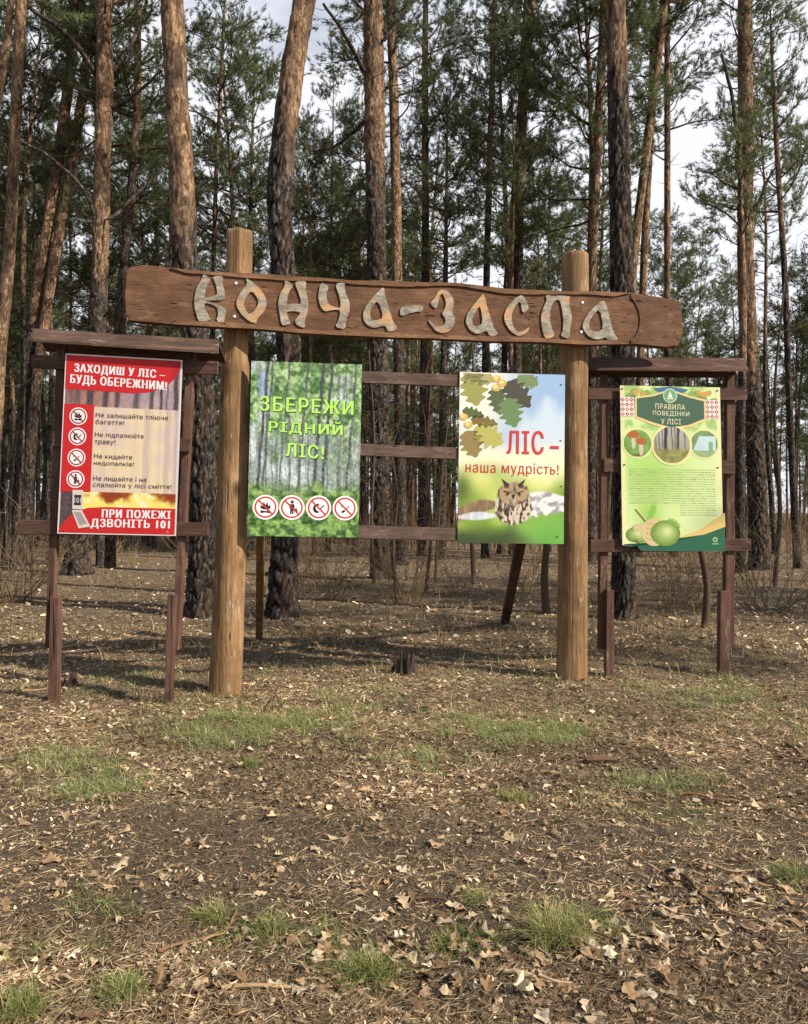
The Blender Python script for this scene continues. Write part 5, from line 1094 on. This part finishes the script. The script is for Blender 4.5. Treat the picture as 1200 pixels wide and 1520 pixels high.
for _ in range(5500):                      # brush between the far trunks
    Y = 30 + 80 * rs2.rand(); X = (rs2.rand() * 2 - 1) * (.7 * Y + 6); h = .8 + 2.6 * rs2.rand() ** 2; w = .9 * h
    mb.tube(np.array([[X, Y, -.2], [X + rs2.randn() * .1, Y, h * .5], [X + rs2.randn() * .3 * w, Y, h]]), [.022, .014, .005], 3, 0, np.array(lin((104, 84, 66))) * (.5 + .7 * rs2.rand()), False)
tag(obj('distant_forest', mb.mesh('distant_forest', [M_TWIG, M_NEEDLE])), 'far off pine wood and brush closing the view behind the nearer trunks', None, None, 'stuff')

# ------------------------------------------------------------------ bare shrubs and saplings
def shrub_mesh(seed, n, h, spread, col, thick=.008, fine=3):
    r = random.Random(seed); mb = MB()
    for _ in range(n):
        a = r.uniform(0, 6.28); L = h * r.uniform(.5, 1.05); rr = r.random() * spread * .25
        q = limb_pts(r, (math.cos(a) * rr, math.sin(a) * rr, -.05), a + r.gauss(0, .5), L, r.uniform(1.0, 1.5) - spread * .28 * r.random(), r.uniform(-.5, .3), 8, .10)
        c = np.array(lin(col)) * r.uniform(.6, 1.25); mb.tube(q, np.linspace(thick * r.uniform(.6, 1.2), .002, 8), 4, 0, c, False)
        for _ in range(fine):
            k = r.randint(2, 6); t = limb_pts(r, q[k], r.uniform(0, 6.28), L * r.uniform(.15, .4), r.uniform(.2, 1.1), .1, 5, .2); mb.tube(t, np.linspace(.004, .0015, 5), 3, 0, c, False)
    return mb.mesh('shrub', [M_TWIG])
def at_px(px, py): 
    Y = 1860.0 / (py - 760); p = P(px, py, Y); return (p.x, p.y, float(gz(p.x, p.y)))
tag(obj('bare_shrub', shrub_mesh(1, 24, 2.7, 1.0, (112, 94, 68), .009, 6), None, at_px(602, 888)), 'upright bare many stemmed shrub in the gap below the middle crossbars', 'shrub')
tag(obj('bare_shrub', shrub_mesh(2, 30, 1.9, 1.6, (118, 100, 74), .008, 6), None, at_px(1010, 905)), 'twiggy bare shrub behind the lower half of the right notice stand', 'shrub')
tag(obj('bare_shrub', shrub_mesh(3, 34, 2.2, 2.0, (112, 96, 76), .008, 6), None, at_px(1145, 905)), 'spreading bare shrub at the right edge past the right notice stand', 'shrub')
tag(obj('bare_shrub', shrub_mesh(4, 26, 1.6, 1.6, (112, 96, 72), .007, 6), None, at_px(470, 878)), 'low bare shrub just right of the curved stout pine', 'shrub')
sm = [shrub_mesh(10 + k, 26, [1.3, 1.8, 2.6, 1.0][k], [1.6, 1.2, .8, 2.0][k], [(120, 100, 76), (104, 88, 70), (116, 98, 74), (138, 116, 84)][k], .008, 5) for k in range(4)]
rng = random.Random(9)
for i in range(34):
    Y = 13.5 + 26 * rng.random(); px = rng.uniform(-100, 1300); X = (px - 600) / FPX * Y
    if any(abs(px - a) < 30 and abs(Y - b) < 1.5 for a, b in FIXED): continue
    o = obj('bare_shrub', sm[i % 4], None, (X, Y, float(gz(X, Y)))); o.rotation_euler = (0, 0, rng.uniform(0, 6.28)); s_ = rng.uniform(.7, 1.25); o.scale = (s_, s_, s_)
    tag(o, 'leafless twiggy shrub among the pine trunks on dry grass', 'shrub', 'leafless shrubs under the pines')
def sapling(pts, w, label, seed, Y):
    q = np.array([tuple(P(a, b, Y)) for a, b in pts][::-1]); q[0][2] = -.05; base = np.array([q[0][0], q[0][1], 0]); q = spline(q, 20) - base; r = random.Random(seed); mb = MB(); c = np.array(lin((84, 68, 56)))
    mb.tube(q, np.linspace(w, w * .3, 20) / 2 / FPX * Y, 7, 0, c)
    br = MB()
    for _ in range(16):
        k = r.randint(7, 19); t = limb_pts(r, q[k], r.uniform(0, 6.28), r.uniform(.5, 1.5), r.uniform(.1, .9), .2, 6, .15); br.tube(t, np.linspace(.008, .002, 6), 4, 0, c, False)
        for _ in range(3): br.tube(limb_pts(r, t[r.randint(2, 5)], r.uniform(0, 6.28), r.uniform(.2, .6), r.uniform(0, .9), .1, 4, .2), np.linspace(.004, .0015, 4), 3, 0, c, False)
    root = thing('bare_sapling', label, 'sapling', tuple(base)); obj('trunk', mb.mesh('trunk', [M_TWIG], True), root); obj('crown', br.mesh('crown', [M_TWIG]), root)
sapling([(800, 560), (806, 700), (812, 800), (808, 860), (812, 912)], 13, 'dark bare sapling just left of the right log post', 31, 12.3)
sapling([(1020, 520), (1030, 680), (1038, 800), (1050, 870), (1046, 935)], 12, 'dark bent bare sapling behind the green rules poster', 32, 10.7)
sapling([(700, 480), (706, 640), (700, 760), (704, 868)], 8, 'slim bare sapling behind the owl poster', 33, 17.5)
for k, (pp, w_, Y_) in enumerate([([(548, 520), (556, 660), (552, 780), (556, 868)], 6, 17.2), ([(640, 560), (634, 680), (640, 790), (632, 880)], 6, 15.5), ([(668, 600), (655, 720), (650, 800), (646, 862)], 5, 18.2), ([(575, 640), (590, 740), (584, 810), (590, 892)], 6, 14.1)]):
    sapling(pp, w_, ['slim bare sapling beside the straight dark pine in the gap between posters', 'thin bare sapling rising in the gap just left of the owl poster', 'short thin bare sapling nearest the owl poster inside the gap', 'crooked bare sapling in front of the straight dark pine'][k], 40 + k, Y_)
sapling([(1165, 420), (1150, 600), (1158, 760), (1150, 872)], 8, 'slim bare sapling near the right edge behind the spreading shrub', 34, 16.5)
